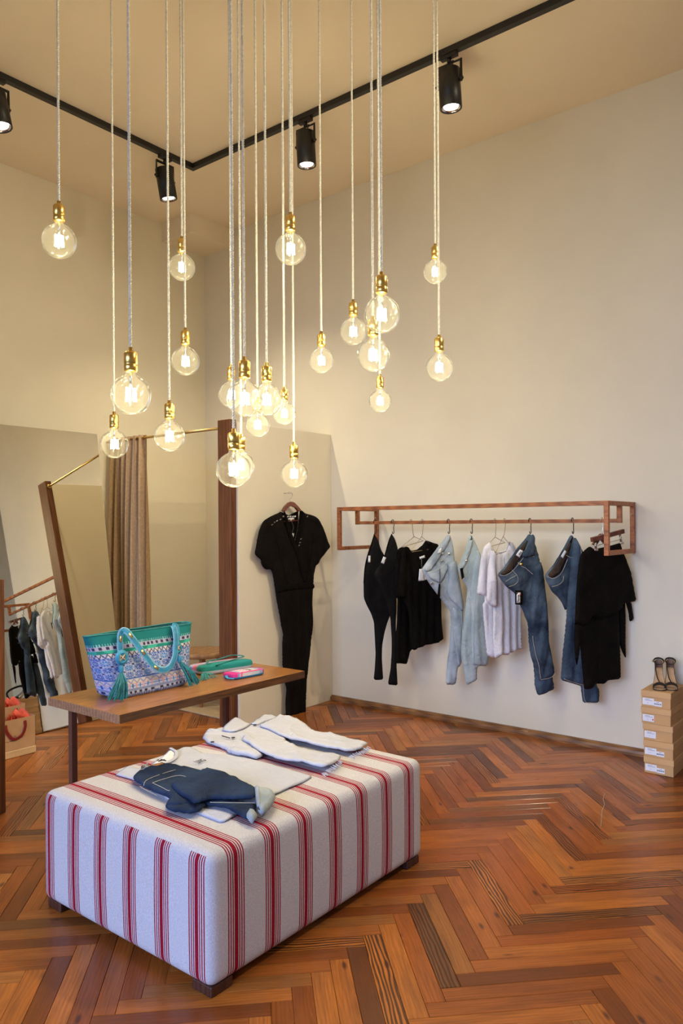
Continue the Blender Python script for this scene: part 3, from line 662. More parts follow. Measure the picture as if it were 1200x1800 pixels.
def garment_frame(px_, ang, Y=RAILY):
    p = ony(px_, 940, Y); a = math.radians(ang); return Frame((p[0], p[1], 1.0), (math.cos(a), math.sin(a)))
def piece(name, pts, fr, material, parent, **kw): return cloth(name, [fr.uv(*p) for p in pts], fr, material, parent, **kw)
def root_of(name, fr, px, label, cat, group=None):
    u, v = fr.uv(*px); return thing(name, fr.pt(u, v), label, cat, group)

# ---- two black jeans
BJ1 = [(318, 285), (342, 320), (362, 385), (400, 450), (432, 560), (436, 700), (425, 790), (405, 850), (385, 920), (370, 1000), (368, 1080), (372, 1150), (376, 1217), (316, 1219), (322, 1150), (326, 1050), (322, 950), (317, 850), (300, 795), (270, 742), (252, 695), (250, 600), (257, 500), (275, 420), (300, 345)]
BJ2 = [(430, 285), (452, 318), (470, 380), (466, 470), (458, 600), (460, 700), (456, 850), (460, 1000), (461, 1130), (466, 1254), (406, 1249), (424, 1150), (430, 1050), (431, 950), (424, 830), (402, 730), (370, 660), (330, 590), (308, 540), (330, 500), (378, 440), (402, 360), (418, 310)]
for pts, hx, ang, lab, lb in ((BJ1, 659, 60, 'black skinny jeans hung by the waist, leftmost on the rack', [(270, 425), (287, 420), (285, 466), (268, 468)]), (BJ2, 690, 60, 'black skinny jeans hung by the waist, second on the rack', [(366, 428), (386, 437), (370, 478), (350, 468)])):
    fr = garment_frame(hx, ang); t = root_of('black_jeans', fr, C5([pts[0]])[0], lab, 'jeans', 'black jeans on the wall rack')
    fd = folds(0.006, 9, seed=hx, grow=1.0, vtop=fr.uv(*C5([pts[0]])[0])[1]); piece('trousers', C5(pts), fr, 'black_denim', t, thick=0.045, fold=fd, rim=0.025)
    piece('care_label', C5(lb), fr, 'paper_white', t, thick=0.003, step=0.008, w0=0.027, fold=fd, rim=0.004, rnd=0)
    top = pts[0]; wl = [top, pts[-1], pts[-2], pts[-3], pts[-4]] if hx == 659 else [top, pts[-1], pts[-2], pts[-3], pts[-4], pts[-5]]
    line_tube(fr, C5(wl), 0.0035, 'waist_seam', 'black_satin', t, 0.006, fd)
# ---- two black tops on wire hangers
def wire_hanger(fr, P, w, label, rail_px):
    t = root_of('wire_hanger', fr, P['neck'], label, 'hanger', 'thin wire hangers'); q = lambda p: fr.pt(*fr.uv(*p), w)
    MB().tube([q(P['neck']), q(P['l']), q(P['r'])], 0.0022, 6, closed=True).build('frame', 'wire_metal', t, True)
    nk = Vector([float(c) for c in q(P['neck'])]); x = nk.x; r = 0.0160; hp = [tuple(nk), (x, nk.y*0.5+(RAILY+r)*0.5, nk.z+0.02), (x, RAILY+r, RAILZ-0.01)]
    for k in range(9): a = math.radians(205*k/8); hp.append((x, RAILY+r*math.cos(a), RAILZ+0.003+r*math.sin(a)))
    MB().tube(smooth_path(hp, 3), 0.0020, 6).build('hook', 'wire_metal', t, True)
TB = [(490, 372), (470, 390), (462, 500), (456, 600), (460, 690), (472, 700), (466, 850), (458, 1000), (457, 1114), (541, 1119), (552, 1035), (590, 1000), (606, 800), (604, 600), (596, 430), (560, 398), (520, 370)]
TA = [(500, 368), (526, 366), (546, 394), (590, 384), (624, 352), (640, 325), (690, 343), (722, 352), (735, 450), (738, 650), (745, 800), (752, 962), (700, 985), (650, 992), (600, 1012), (556, 1030), (542, 950), (530, 800), (506, 692), (458, 684), (470, 560), (480, 440)]
frB, frA = garment_frame(722, 70, RAILY), garment_frame(737, 70, RAILY)
t = root_of('black_shirt', frB, C5([(520, 370)])[0], 'black top hanging behind, its long hem reaching lower', 'top', 'black tops on the wall rack')
fd = folds(0.008, 16, seed=5, grow=1.4, vtop=0.3); piece('body', C5(TB), frB, 'black_cloth', t, thick=0.03, w0=-0.012, fold=fd)
t = root_of('black_shirt', frA, C5([(600, 372)])[0], 'short-sleeved black top in front with white price tags', 'top', 'black tops on the wall rack')
fd = folds(0.009, 16, seed=6, grow=1.4, vtop=0.3); piece('body', C5(TA), frA, 'black_cloth', t, thick=0.03, w0=0.012, fold=fd)
piece('sleeve', C5([(500, 372), (478, 400), (468, 500), (456, 650), (460, 684), (496, 694), (506, 640), (512, 500), (512, 400)]), frA, 'black_cloth', t, thick=0.03, w0=0.025, fold=fd)
piece('neck_label', C5([(586, 432), (620, 420), (624, 436), (590, 447)]), frA, 'paper_white', t, thick=0.002, step=0.006, w0=0.034, rim=0.003, rnd=0)
for pp in ([(584, 508), (612, 505), (616, 582), (578, 585)], [(606, 512), (622, 508), (640, 575), (618, 580)]): piece('price_tag', C5(pp), frA, 'paper_white', t, thick=0.0025, step=0.008, w0=0.038 if pp[0][0] == 584 else 0.034, rim=0.003, rnd=0)
line_tube(frA, C5([(600, 445), (600, 480), (604, 508)]), 0.0008, 'tag_string', 'stitch_thread', t, 0.036)
wire_hanger(frB, dict(neck=C5([(580, 303)])[0], l=C5([(497, 372)])[0], r=C5([(640, 330)])[0]), -0.012, 'wire hanger left of two, carrying the longer black top', 722)
wire_hanger(frA, dict(neck=C5([(608, 303)])[0], l=C5([(535, 402)])[0], r=C5([(695, 378)])[0]), 0.022, 'wire hanger right of two, carrying the tagged black top', 737)
# ---- pale jeans
LJ1 = [(785, 285), (812, 315), (828, 380), (832, 450), (850, 560), (870, 660), (883, 750), (880, 850), (870, 1000), (873, 1105), (850, 1142), (838, 1252), (773, 1248), (788, 1100), (800, 960), (808, 850), (803, 782), (770, 735), (720, 672), (670, 602), (632, 545), (620, 512), (650, 470), (700, 402), (750, 338)]
LJ2 = [(930, 285), (958, 325), (985, 390), (1000, 460), (1020, 600), (1035, 800), (1045, 1050), (1036, 1129), (972, 1131), (972, 1220), (912, 1256), (895, 1180), (876, 1060), (878, 950), (890, 850), (905, 740), (918, 632), (890, 592), (860, 542), (848, 500), (880, 438), (908, 360)]
fr = garment_frame(788, 55); t = root_of('pale_jeans', fr, C5([(785, 285)])[0], 'pale blue jeans with waistband spread, left of the pair', 'jeans', 'pale denim jeans on the wall rack')
fd = folds(0.009, 10, seed=11, grow=1.0, vtop=0.3, lean=0.2); piece('trousers', C5(LJ1), fr, 'pale_denim', t, thick=0.045, fold=fd, rim=0.022)
piece('front_leg', C5([(778, 470), (830, 450), (850, 560), (870, 660), (883, 752), (870, 782), (830, 740), (790, 700), (776, 650), (782, 560)]), fr, 'pale_denim', t, thick=0.035, w0=0.028, fold=fd)
piece('trouser_leg', C5([(806, 740), (866, 775), (884, 760), (880, 850), (870, 1000), (874, 1108), (848, 1140), (832, 1100), (816, 960)]), fr, 'pale_denim', t, thick=0.03, w0=0.016, fold=fd)
piece('waistband', C5([(785, 287), (750, 338), (700, 402), (650, 470), (620, 512), (640, 528), (668, 520), (720, 450), (765, 378), (797, 310)]), fr, 'pale_denim', t, thick=0.014, w0=0.028, fold=fd, rim=0.01)
piece('fly_flap', C5([(640, 530), (720, 505), (770, 470), (785, 500), (760, 560), (735, 600), (700, 590), (665, 570)]), fr, 'pale_denim', t, thick=0.014, w0=0.026, fold=fd, rim=0.012)
piece('care_label', C5([(720, 380), (740, 372), (730, 408), (705, 412)]), fr, 'paper_white', t, thick=0.002, step=0.006, w0=0.037, fold=fd, rim=0.003, rnd=0)
for p in ((739, 457), (782, 412), (672, 598), (745, 410)): u, v = fr.uv(*C5([p])[0]); MB().lathe([(0, 0), (0.009, 0), (0.009, 0.003), (0.004, 0.005), (0, 0.005)], fr.pt(u, v, 0.035+fd(u, v)), 14, fr.W).build('button', 'chrome', t, True)
piece('black_tag', C5([(716, 600), (726, 602), (724, 690), (706, 672)]), fr, 'black_satin', t, thick=0.003, step=0.008, w0=0.038, rim=0.004, rnd=0)
line_tube(fr, C5([(718, 500), (722, 550), (720, 600)]), 0.0012, 'tag_cord', 'black_satin', t, 0.040)
for P_, nm in (([(640, 530), (690, 520), (740, 490), (775, 455)], 'seam'), ([(862, 790), (868, 900), (862, 1020), (868, 1105)], 'seam'), ([(832, 480), (850, 580), (872, 690), (880, 750)], 'seam')): line_tube(fr, C5(P_), 0.0013, nm, 'pale_stitch', t, 0.041 if P_[0][0] < 700 else 0.03, fd)
fr = garment_frame(828, 55); t = root_of('pale_jeans', fr, C5([(930, 285)])[0], 'icy light jeans hung beside the white tees', 'jeans', 'pale denim jeans on the wall rack')
fd = folds(0.009, 9, seed=12, grow=1.0, vtop=0.3); piece('trousers', C5(LJ2), fr, 'ice_denim', t, thick=0.045, fold=fd, rim=0.022)
piece('front_leg', C5([(924, 640), (940, 480), (960, 380), (985, 400), (1000, 460), (1020, 600), (1035, 800), (1045, 1050), (1036, 1129), (930, 1123), (924, 900)]), fr, 'ice_denim', t, thick=0.04, w0=0.018, fold=fd)
piece('waistband', C5([(930, 287), (908, 360), (880, 438), (848, 500), (862, 530), (888, 490), (915, 430), (938, 345)]), fr, 'ice_denim', t, thick=0.014, w0=0.026, fold=fd, rim=0.01)
u, v = fr.uv(*C5([(892, 455)])[0]); MB().lathe([(0, 0), (0.009, 0), (0.009, 0.003), (0, 0.005)], fr.pt(u, v, 0.036+fd(u, v)), 14, fr.W).build('button', 'chrome', t, True)
piece('black_tag', C5([(850, 505), (868, 500), (876, 560), (862, 575)]), fr, 'black_satin', t, thick=0.003, step=0.008, w0=0.036, rim=0.004, rnd=0)
line_tube(fr, C5([(946, 660), (938, 800), (935, 950), (936, 1110)]), 0.0013, 'seam', 'pale_stitch', t, 0.038, fd); line_tube(fr, C5([(880, 500), (905, 540), (925, 600)]), 0.0013, 'seam', 'pale_stitch', t, 0.026, fd)
# ---- white tees
WL = [(165, 342), (122, 382), (102, 440), (92, 540), (80, 695), (126, 706), (130, 742), (112, 752), (118, 850), (135, 980), (145, 1097), (182, 1119), (208, 1085), (212, 700), (200, 420)]
WR = [(152, 395), (190, 416), (245, 402), (272, 345), (300, 353), (318, 375), (325, 450), (335, 600), (345, 800), (348, 1050), (310, 1060), (262, 1088), (212, 1092), (182, 1120), (166, 950), (166, 780), (132, 742), (122, 640), (132, 520)]
frL, frR = garment_frame(873, 70), garment_frame(882, 70)
t = root_of('white_tee', frL, C6([(165, 342)])[0], 'white T-shirt behind, its sleeve showing at left', 't-shirt', 'white T-shirts on the wall rack')
piece('body', C6(WL), frL, 'white_knit', t, thick=0.03, w0=-0.012, fold=folds(0.008, 17, seed=21, grow=1.5, vtop=0.3))
t = root_of('white_tee', frR, C6([(245, 402)])[0], 'white T-shirt in front, sheer and softly pleated', 't-shirt', 'white T-shirts on the wall rack')
fd = folds(0.010, 17, seed=22, grow=1.5, vtop=0.3); piece('body', C6(WR), frR, 'white_knit', t, thick=0.03, w0=0.012, fold=fd)
piece('sleeve', C6([(150, 398), (128, 520), (118, 640), (112, 735), (150, 775), (182, 772), (178, 650), (180, 500), (178, 420)]), frR, 'white_knit', t, thick=0.035, w0=0.026, fold=fd)
line_tube(frR, C6([(152, 395), (190, 418), (245, 404), (272, 346)]), 0.003, 'neck_binding', 'white_cotton', t, 0.016, fd)
line_tube(frR, C6([(221, 450), (222, 480), (228, 500)]), 0.0012, 'tag_cord', 'print_ink', t, 0.034)
line_tube(frR, C6([(170, 1100), (212, 1078), (262, 1072), (345, 1040)]), 0.0012, 'hem_seam', 'white_cotton', t, 0.028, fd)
wire_hanger(frL, dict(neck=C6([(196, 316)])[0], l=C6([(130, 385)])[0], r=C6([(262, 352)])[0]), -0.012, 'wire hanger behind, carrying the rear white tee', 873)
wire_hanger(frR, dict(neck=C6([(224, 310)])[0], l=C6([(168, 430)])[0], r=C6([(290, 396)])[0]), 0.022, 'dark wire hanger in front, carrying the white tee', 882)
# ---- blue jeans
J1 = [(410, 290), (435, 312), (460, 390), (490, 520), (517, 622), (507, 672), (512, 760), (520, 880), (530, 980), (542, 1080), (565, 1215), (580, 1320), (468, 1361), (455, 1290), (440, 1180), (420, 1080), (410, 980), (400, 890), (370, 800), (340, 722), (300, 672), (260, 642), (222, 595), (204, 560), (240, 520), (300, 440), (340, 380), (380, 330)]
fr = garment_frame(931, 55); t = root_of('blue_jeans', fr, C6([(410, 290)])[0], 'faded mid-blue jeans with a black hang tag', 'jeans', 'blue jeans on the wall rack')
fd = folds(0.010, 9, seed=31, grow=0.9, vtop=0.3, lean=-0.25); piece('trousers', C6(J1), fr, 'mid_denim', t, thick=0.05, fold=fd, rim=0.022)
piece('lining', C6([(204, 560), (240, 520), (300, 440), (345, 378), (386, 330), (380, 380), (352, 432), (330, 470), (290, 535), (235, 566)]), fr, 'brown_lining', t, thick=0.008, w0=0.026, fold=fd, rim=0.01)
piece('front_leg', C6([(425, 520), (470, 470), (490, 540), (507, 672), (512, 760), (530, 980), (548, 1120), (565, 1216), (465, 1262), (440, 1140), (415, 960), (402, 880), (408, 760), (415, 640)]), fr, 'mid_denim', t, thick=0.04, w0=0.026, fold=fd)
piece('waist_edge', C6([(386, 332), (410, 292), (432, 312), (428, 440), (360, 450), (340, 440), (362, 400)]), fr, 'slate_denim', t, thick=0.012, w0=0.034, fold=fd, rim=0.008)
piece('care_label', C6([(306, 432), (332, 395), (355, 406), (330, 450)]), fr, 'paper_white', t, thick=0.0025, step=0.006, w0=0.036, fold=fd, rim=0.003, rnd=0)
piece('label_print', C6([(322, 425), (335, 408), (343, 412), (330, 436)]), fr, 'print_grey', t, thick=0.001, step=0.004, w0=0.038, fold=fd, rim=0.002, rnd=0)
ht = piece('hang_tag', C6([(296, 662), (345, 662), (343, 757), (296, 755)]), fr, 'black_satin', t, thick=0.004, step=0.012, w0=0.042, rim=0.004, rnd=0)
piece('tag_sticker', C6([(304, 676), (331, 676), (329, 746), (303, 745)]), fr, 'paper_white', ht, thick=0.001, step=0.012, w0=0.0452, rim=0.003, rnd=0)
piece('sticker_print', C6([(312, 690), (318, 690), (317, 738), (311, 738)]), fr, 'print_grey', ht, thick=0.0005, step=0.012, w0=0.0462, rim=0.002, rnd=0)
piece('red_mark', C6([(326, 686), (333, 690), (328, 703), (322, 695)]), fr, 'red_ink', ht, thick=0.0005, step=0.005, w0=0.0463, rim=0.002, rnd=0)
for P_ in ([(204, 562), (235, 566), (290, 535), (335, 480), (365, 440)], [(240, 605), (290, 578), (314, 565), (320, 600), (300, 625), (262, 640)], [(350, 430), (385, 445), (430, 442)], [(285, 530), (300, 548), (316, 565)], [(322, 480), (345, 505), (375, 520), (420, 560)], [(408, 960), (425, 1060), (445, 1160), (462, 1240)], [(466, 1248), (520, 1232), (563, 1204)]):
    line_tube(fr, C6(P_), 0.0014, 'stitching', 'stitch_thread', t, 0.030 if P_[0][1] < 900 else 0.046, fd)
u, v = fr.uv(*C6([(342, 493)])[0]); MB().lathe([(0, 0), (0.009, 0), (0.009, 0.003), (0, 0.005)], fr.pt(u, v, 0.032+fd(u, v)), 14, fr.W).build('button', 'brass', t, True)
fr = garment_frame(1006, 55); t = root_of('blue_jeans', fr, C6([(690, 295)])[0], 'slate blue straight-leg jeans next to the black blouse', 'jeans', 'blue jeans on the wall rack')
fd = folds(0.009, 8, seed=32, grow=0.9, vtop=0.3)
piece('seat', C6([(690, 295), (715, 330), (740, 380), (755, 430), (735, 560), (700, 700), (668, 790), (652, 800), (628, 745), (600, 712), (560, 672), (526, 602), (518, 566), (580, 490), (640, 390)]), fr, 'mid_denim', t, thick=0.045, w0=-0.004, fold=fd, rim=0.022)
piece('lining', C6([(690, 300), (640, 390), (580, 490), (518, 568), (545, 585), (580, 572), (615, 535), (645, 465), (668, 400)]), fr, 'brown_lining', t, thick=0.008, w0=0.020, fold=fd, rim=0.01)
piece('front_leg', C6([(676, 440), (690, 330), (700, 315), (740, 380), (757, 432), (750, 520), (742, 700), (738, 900), (758, 1050), (755, 1200), (746, 1294), (602, 1251), (615, 1100), (630, 950), (642, 850), (655, 700), (668, 560)]), fr, 'slate_denim', t, thick=0.05, w0=0.022, fold=fd)
piece('rear_leg', C6([(738, 890), (800, 880), (840, 1100), (866, 1305), (880, 1320), (877, 1408), (775, 1411), (752, 1280), (755, 1050)]), fr, 'slate_denim', t, thick=0.04, w0=-0.012, fold=fd)
piece('care_label', C6([(602, 440), (628, 398), (642, 412), (618, 456)]), fr, 'paper_white', t, thick=0.0025, step=0.006, w0=0.029, fold=fd, rim=0.003, rnd=0)
for P_, w in (([(518, 570), (548, 586), (585, 572), (620, 530), (650, 460)], 0.026), ([(545, 640), (585, 628), (618, 600), (622, 570)], 0.026), ([(720, 380), (722, 440), (720, 485), (744, 492)], 0.05), ([(640, 435), (665, 448), (680, 450)], 0.03), ([(606, 1238), (670, 1262), (745, 1282)], 0.048), ([(754, 1278), (778, 1400), (876, 1398)], 0.012)): line_tube(fr, C6(P_), 0.0014, 'stitching', 'stitch_thread', t, w, fd)
# ---- black blouse and skirt on a wooden clip hanger
fr = garment_frame(1060, 62, 4.235); t = root_of('black_outfit', fr, C6([(930, 372)])[0], 'black fringed blouse and skirt on the wooden clip hanger', 'outfit')
fd = folds(0.006, 11, seed=41, grow=1.0, vtop=0.3)
piece('skirt', C6([(790, 860), (1035, 770), (1045, 1000), (1050, 1258), (1000, 1264), (960, 1272), (940, 1290), (880, 1292), (865, 1320), (810, 1331), (800, 1200), (780, 1030)]), fr, 'black_satin', t, thick=0.035, w0=-0.040, fold=fd)
piece('blouse', C6([(758, 432), (795, 395), (822, 375), (850, 397), (960, 372), (1024, 352), (1040, 400), (1066, 470), (1095, 560), (1115, 650), (1131, 738), (1045, 756), (1040, 790), (960, 832), (880, 856), (840, 835), (812, 890), (770, 906), (722, 882), (730, 700), (745, 520)]), fr, 'black_satin', t, thick=0.032, w0=-0.014, fold=fd)
piece('fringe', C6([(724, 870), (768, 910), (762, 1000), (748, 1100), (739, 1172), (728, 1120), (722, 1000)]), fr, 'black_satin', t, thick=0.02, w0=-0.015, fold=fd, rim=0.015)
piece('fringe', C6([(1040, 745), (1082, 745), (1084, 870), (1086, 1126), (1066, 1092), (1046, 1012), (1041, 900)]), fr, 'black_satin', t, thick=0.02, w0=-0.045, fold=fd, rim=0.015)
piece('cuff', C6([(1070, 740), (1112, 745), (1127, 866), (1096, 879), (1090, 820)]), fr, 'black_satin', t, thick=0.02, w0=-0.03, fold=fd, rim=0.015)
t = root_of('clip_hanger', fr, C6([(925, 300)])[0], 'dark wooden clip hanger at the right end of the rail', 'hanger')
def flat_board(name, pts, fr, material, parent, w, th=0.014, bev=0.002):
    U = [fr.uv(*p) for p in pts]; k = len(U); V = [fr.pt(u, v, w+th/2) for u, v in U]+[fr.pt(u, v, w-th/2) for u, v in U]
    o = mesh_obj(name, V, [tuple(range(k)), tuple(range(k, 2*k))[::-1]]+[((i+1) % k, i, i+k, (i+1) % k+k) for i in range(k)], material, parent)
    bm = bmesh.new(); bm.from_mesh(o.data); bmesh.ops.recalc_face_normals(bm, faces=bm.faces); bmesh.ops.bevel(bm, geom=list(bm.edges), offset=bev, segments=2, profile=0.5, affect='EDGES', clamp_overlap=True); bm.to_mesh(o.data); bm.free(); return o
flat_board('clamp_bar', C6([(812, 318), (1020, 262), (1024, 290), (815, 348)]), fr, 'hanger_wood', t, 0.012, 0.022)
flat_board('hanger_arm', C6([(836, 366), (868, 315), (890, 292), (905, 300), (925, 352), (912, 358), (888, 330), (862, 372)]), fr, 'hanger_wood', t, -0.012, 0.014)
for a, b_ in (((838, 345), (842, 400)), ((1000, 300), (1010, 355))):
    pa, pb = [fr.pt(*fr.uv(*C6([q])[0]), 0.012) for q in (a, b_)]; cl = MB().tube([pa, pb], 0.005, 6, flat=(0.007, 0.004)).build('clip', 'chrome', t, True)
    MB().tube([pb-fr.U*0.012, pb+fr.U*0.012], 0.006, 8).build('clip_jaw', 'chrome', cl, True)
pa, pb = [fr.pt(*fr.uv(*C6([q])[0]), 0.012) for q in ((842, 372), (1005, 330))]; MB().tube([pa, pb], 0.0018, 6).build('clip_wire', 'chrome', t, True)
nk = fr.pt(*fr.uv(*C6([(905, 296)])[0]), -0.012); hp = [tuple(nk), (nk[0], (nk[1]+RAILY)/2+0.01, nk[2]+0.03), (nk[0], RAILY+0.016, RAILZ-0.01)]+[(nk[0], RAILY+0.016*math.cos(math.radians(205*k/8)), RAILZ+0.003+0.016*math.sin(math.radians(205*k/8))) for k in range(9)]
MB().tube(smooth_path(hp, 3), 0.0022, 6).build('hook', 'chrome', t, True)

# ================================================================== jumpsuit on the partition
fr = Frame((-3.60, 3.98, 1.0), (0, 1)); fd0 = folds(0.009, 12, seed=51, grow=0.8, vtop=0.2); fd = fd0
t = root_of('jumpsuit', fr, C4([(355, 240)])[0], 'black short-sleeved wrap jumpsuit hanging on the partition', 'jumpsuit')
SUIT = [(296, 228), (262, 246), (215, 265), (166, 300), (142, 350), (126, 420), (115, 480), (106, 522), (126, 545), (150, 566), (153, 600), (182, 631), (220, 628), (236, 680), (248, 760), (258, 850), (275, 950), (291, 1012), (306, 1076), (298, 1150), (303, 1250), (310, 1350), (325, 1450), (322, 1540), (322, 1648), (395, 1652), (445, 1690), (455, 1600), (457, 1500), (470, 1380), (485, 1220), (496, 1100), (509, 1000), (503, 850), (508, 740), (515, 670), (530, 603), (548, 592), (566, 552), (600, 512), (631, 475), (615, 440), (596, 390), (576, 330), (556, 290), (520, 262), (460, 246), (420, 218), (412, 300), (398, 390), (376, 462), (340, 390), (312, 320)]
piece('body', C4(SUIT), fr, 'black_satin', t, thick=0.035, fold=fd, rim=0.04)
piece('back_yoke', C4([(298, 232), (350, 258), (418, 224), (412, 330), (398, 400), (376, 470), (335, 400), (308, 320)]), fr, 'black_cloth', t, thick=0.004, w0=-0.012, rim=0.01)
for k, x0 in enumerate((302, 335, 352, 368, 384)): piece('lace_gap', C4([(x0, 262+4*(k % 2)), (x0+13, 258), (x0+15, 270), (x0+3, 274)]), fr, 'paper_white', t, thick=0.001, step=0.008, w0=-0.008, rim=0.003, rnd=0)
piece('neck_label', C4([(340, 276), (386, 272), (386, 288), (370, 290), (370, 302), (358, 302), (357, 290), (342, 292)]), fr, 'paper_white', t, thick=0.001, step=0.008, w0=-0.006, rim=0.003, rnd=0)
piece('price_tag', C4([(350, 382), (384, 380), (380, 412), (370, 436), (360, 412)]), fr, 'paper_white', t, thick=0.001, step=0.01, w0=-0.004, rim=0.003, rnd=0)
line_tube(fr, C4([(365, 300), (376, 340), (366, 382)]), 0.0007, 'tag_string', 'print_grey', t, -0.002)
piece('front_band', C4([(296, 230), (308, 232), (345, 360), (392, 480), (446, 715), (430, 722), (370, 500), (320, 380)]), fr, 'black_cloth', t, thick=0.010, w0=0.018, fold=fd, rim=0.008)
piece('front_band', C4([(420, 222), (432, 236), (425, 320), (410, 420), (385, 476), (374, 462), (398, 388), (412, 300)]), fr, 'black_cloth', t, thick=0.010, w0=0.018, fold=fd, rim=0.008)
piece('waistband', C4([(249, 762), (330, 742), (380, 722), (505, 728), (507, 760), (400, 768), (300, 782), (252, 795)]), fr, 'black_cloth', t, thick=0.010, w0=0.017, fold=fd, rim=0.01)
for P_ in ([(232, 380), (270, 520), (300, 640), (322, 730)], [(160, 385), (215, 320), (275, 280)], [(440, 275), (500, 300), (560, 330)], [(505, 360), (490, 500), (470, 600), (455, 700)]): line_tube(fr, C4(P_), 0.004, 'lace_seam', 'black_cloth', t, 0.016, fd)
for q in ((205, 322), (222, 306), (240, 296), (262, 286), (448, 266), (404, 420), (397, 445), (391, 465)): piece('lace_gap', C4([(q[0], q[1]), (q[0]+11, q[1]-7), (q[0]+13, q[1]), (q[0]+2, q[1]+6)]), fr, 'partition_paint', t, thick=0.002, step=0.006, w0=0.0235, fold=fd, rim=0.002, rnd=0)
t = root_of('suit_hanger', fr, C4([(352, 200)])[0], 'reddish wooden hanger carrying the black jumpsuit', 'hanger')
flat_board('shoulder', C4([(292, 228), (310, 196), (335, 170), (352, 163), (372, 170), (400, 198), (420, 224), (402, 232), (380, 205), (352, 192), (325, 208), (306, 234)]), fr, 'hanger_wood', t, 0.006, 0.020)
MB().tube([fr.pt(*fr.uv(*C4([p])[0]), -0.006) for p in ((312, 300), (408, 294))], 0.005, 8).build('trouser_bar', 'hanger_wood', t, True)
hk = C4([(351, 165), (351, 148), (362, 135), (368, 118), (360, 102), (346, 97), (334, 104), (332, 112)]); MB().tube(smooth_path([fr.pt(*fr.uv(*p), 0.0) for p in hk], 4), 0.0024, 7).build('hook', 'chrome', t, True)
pg = thing('wall_peg', (-3.65, float(fr.pt(*fr.uv(*hk[5]))[1]), float(fr.pt(*fr.uv(*hk[5]))[2])-0.006), 'small metal peg in the partition holding the jumpsuit hanger', 'peg')
pz = float(fr.pt(*fr.uv(*hk[5]))[2])-0.008; pyy = float(fr.pt(*fr.uv(*hk[5]))[1]); MB().tube([(-3.65, pyy, pz), (-3.59, pyy, pz)], 0.004, 8).build('pin', 'chrome', pg, True)
# ================================================================== striped ottoman
OX0, OX1, OY0, OY1, OZ0, OZ1 = -2.50, -1.615, 1.43, 2.55, 0.028, 0.414
ot = thing('ottoman', (-2.05, 1.97, 0), 'large rectangular ottoman upholstered in red striped canvas', 'ottoman')
def ottoman_body():
    n1, n2, n3 = 36, 44, 16; r = 0.035; hx, hy, hz = (OX1-OX0)/2, (OY1-OY0)/2, (OZ1-OZ0)/2; c = np.array([(OX0+OX1)/2, (OY0+OY1)/2, (OZ0+OZ1)/2])
    V, F, UVF = [], [], []; idx = {}
    def vert(p):
        k = tuple(round(float(q), 5) for q in p)
        if k not in idx: idx[k] = len(V); V.append(p)
        return idx[k]
    def axis(h, n):      # denser near the rims
        e = np.array([0, 0.003, 0.008, 0.016, 0.026, 0.038]); mid = np.linspace(-h+0.06, h-0.06, n)
        return np.concatenate([-h+e, mid, (h-e)[::-1]])
    ax = [axis(hx, n1), axis(hy, n2), axis(hz, n3)]; h = np.array([hx, hy, hz])
    for d in range(3):
        for sgn in (-1, 1):
            e, f = (d+1) % 3, (d+2) % 3
            for i in range(len(ax[e])-1):
                for j in range(len(ax[f])-1):
                    q = []
                    for a, b_ in ((ax[e][i], ax[f][j]), (ax[e][i+1], ax[f][j]), (ax[e][i+1], ax[f][j+1]), (ax[e][i], ax[f][j+1])):
                        p = np.zeros(3); p[d] = sgn*h[d]; p[e] = a; p[f] = b_; q.append(vert(p))
                    F.append(tuple(q) if sgn > 0 else tuple(q)[::-1]); UVF.append(d)
    V0 = np.array(V); inner = np.clip(V0, -(h-r), h-r); dl = V0-inner; ln = np.linalg.norm(dl, axis=1, keepdims=True); P = inner+dl/np.maximum(ln, 1e-9)*r
    x, y, z = P[:, 0]/hx, P[:, 1]/hy, P[:, 2]/hz; soft = lambda q: np.maximum(0, 1-q**2)
    P[:, 2] += 0.012*soft(x)*soft(y)*(z > 0.8); P[:, 0] += 0.006*np.sign(x)*(np.abs(x) > 0.9)*soft(z)*soft(y); P[:, 1] += 0.006*np.sign(y)*(np.abs(y) > 0.9)*soft(z)*soft(x)
    return P+c, V0+c, F, UVF
P, V0, F, UD = ottoman_body()
ob = mesh_obj('upholstery', [tuple(p) for p in P], F, 'stripe_canvas', ot, True)
lay = ob.data.uv_layers.new(name='UVMap'); k = 0
for f, d in zip(F, UD):
    for vi in f:
        x, y, z = V0[vi]; lay.data[k].uv = (((x-STRIPE_X0)/STRIPE_PX, z) if d == 1 else ((y-STRIPE_Y0)/STRIPE_PY, x+z)); k += 1
for x in (OX0+0.055, OX1-0.055):
    for y in (OY0+0.055, OY1-0.055): MB().box((x-0.042, y-0.042, 0.0005), (x+0.042, y+0.042, OZ0+0.004)).build('foot', 'foot_wood', ot, bevel=0.004)

# ---- clothes laid out on the ottoman
def otz(x, y): return OZ1+0.012*max(0, 1-((x+2.0575)/0.4425)**2)*max(0, 1-((y-1.99)/0.56)**2)
frO = Frame((0, 0, 0.43), None, horizontal=True)
def lay(name, pts, material, parent, w=0.0, thick=0.012, cr=0.003, seed=1, rim=0.02, step=0.012, rnd=1, s=1.0):
    f_ = wrinkles(cr, seed, s); return cloth(name, [frO.uv(*p) for p in pts], frO, material, parent, thick=thick, step=step, rim=rim, rnd=rnd, w0=0.0, fold=lambda u, v: otz(u, v)-0.43+w+thick/2+f_(u, v))
K3, KS, KW = crop(180, 1230, 2.4), crop(220, 1330, 4.286), crop(340, 1250, 3.75)
TEE = [(52, 306), (105, 268), (172, 284), (215, 262), (252, 240), (285, 203), (312, 206), (345, 192), (372, 190), (430, 222), (535, 232), (640, 252), (888, 318), (850, 342), (705, 405), (600, 455), (540, 492), (505, 508), (430, 482), (300, 430), (200, 368), (128, 330)]
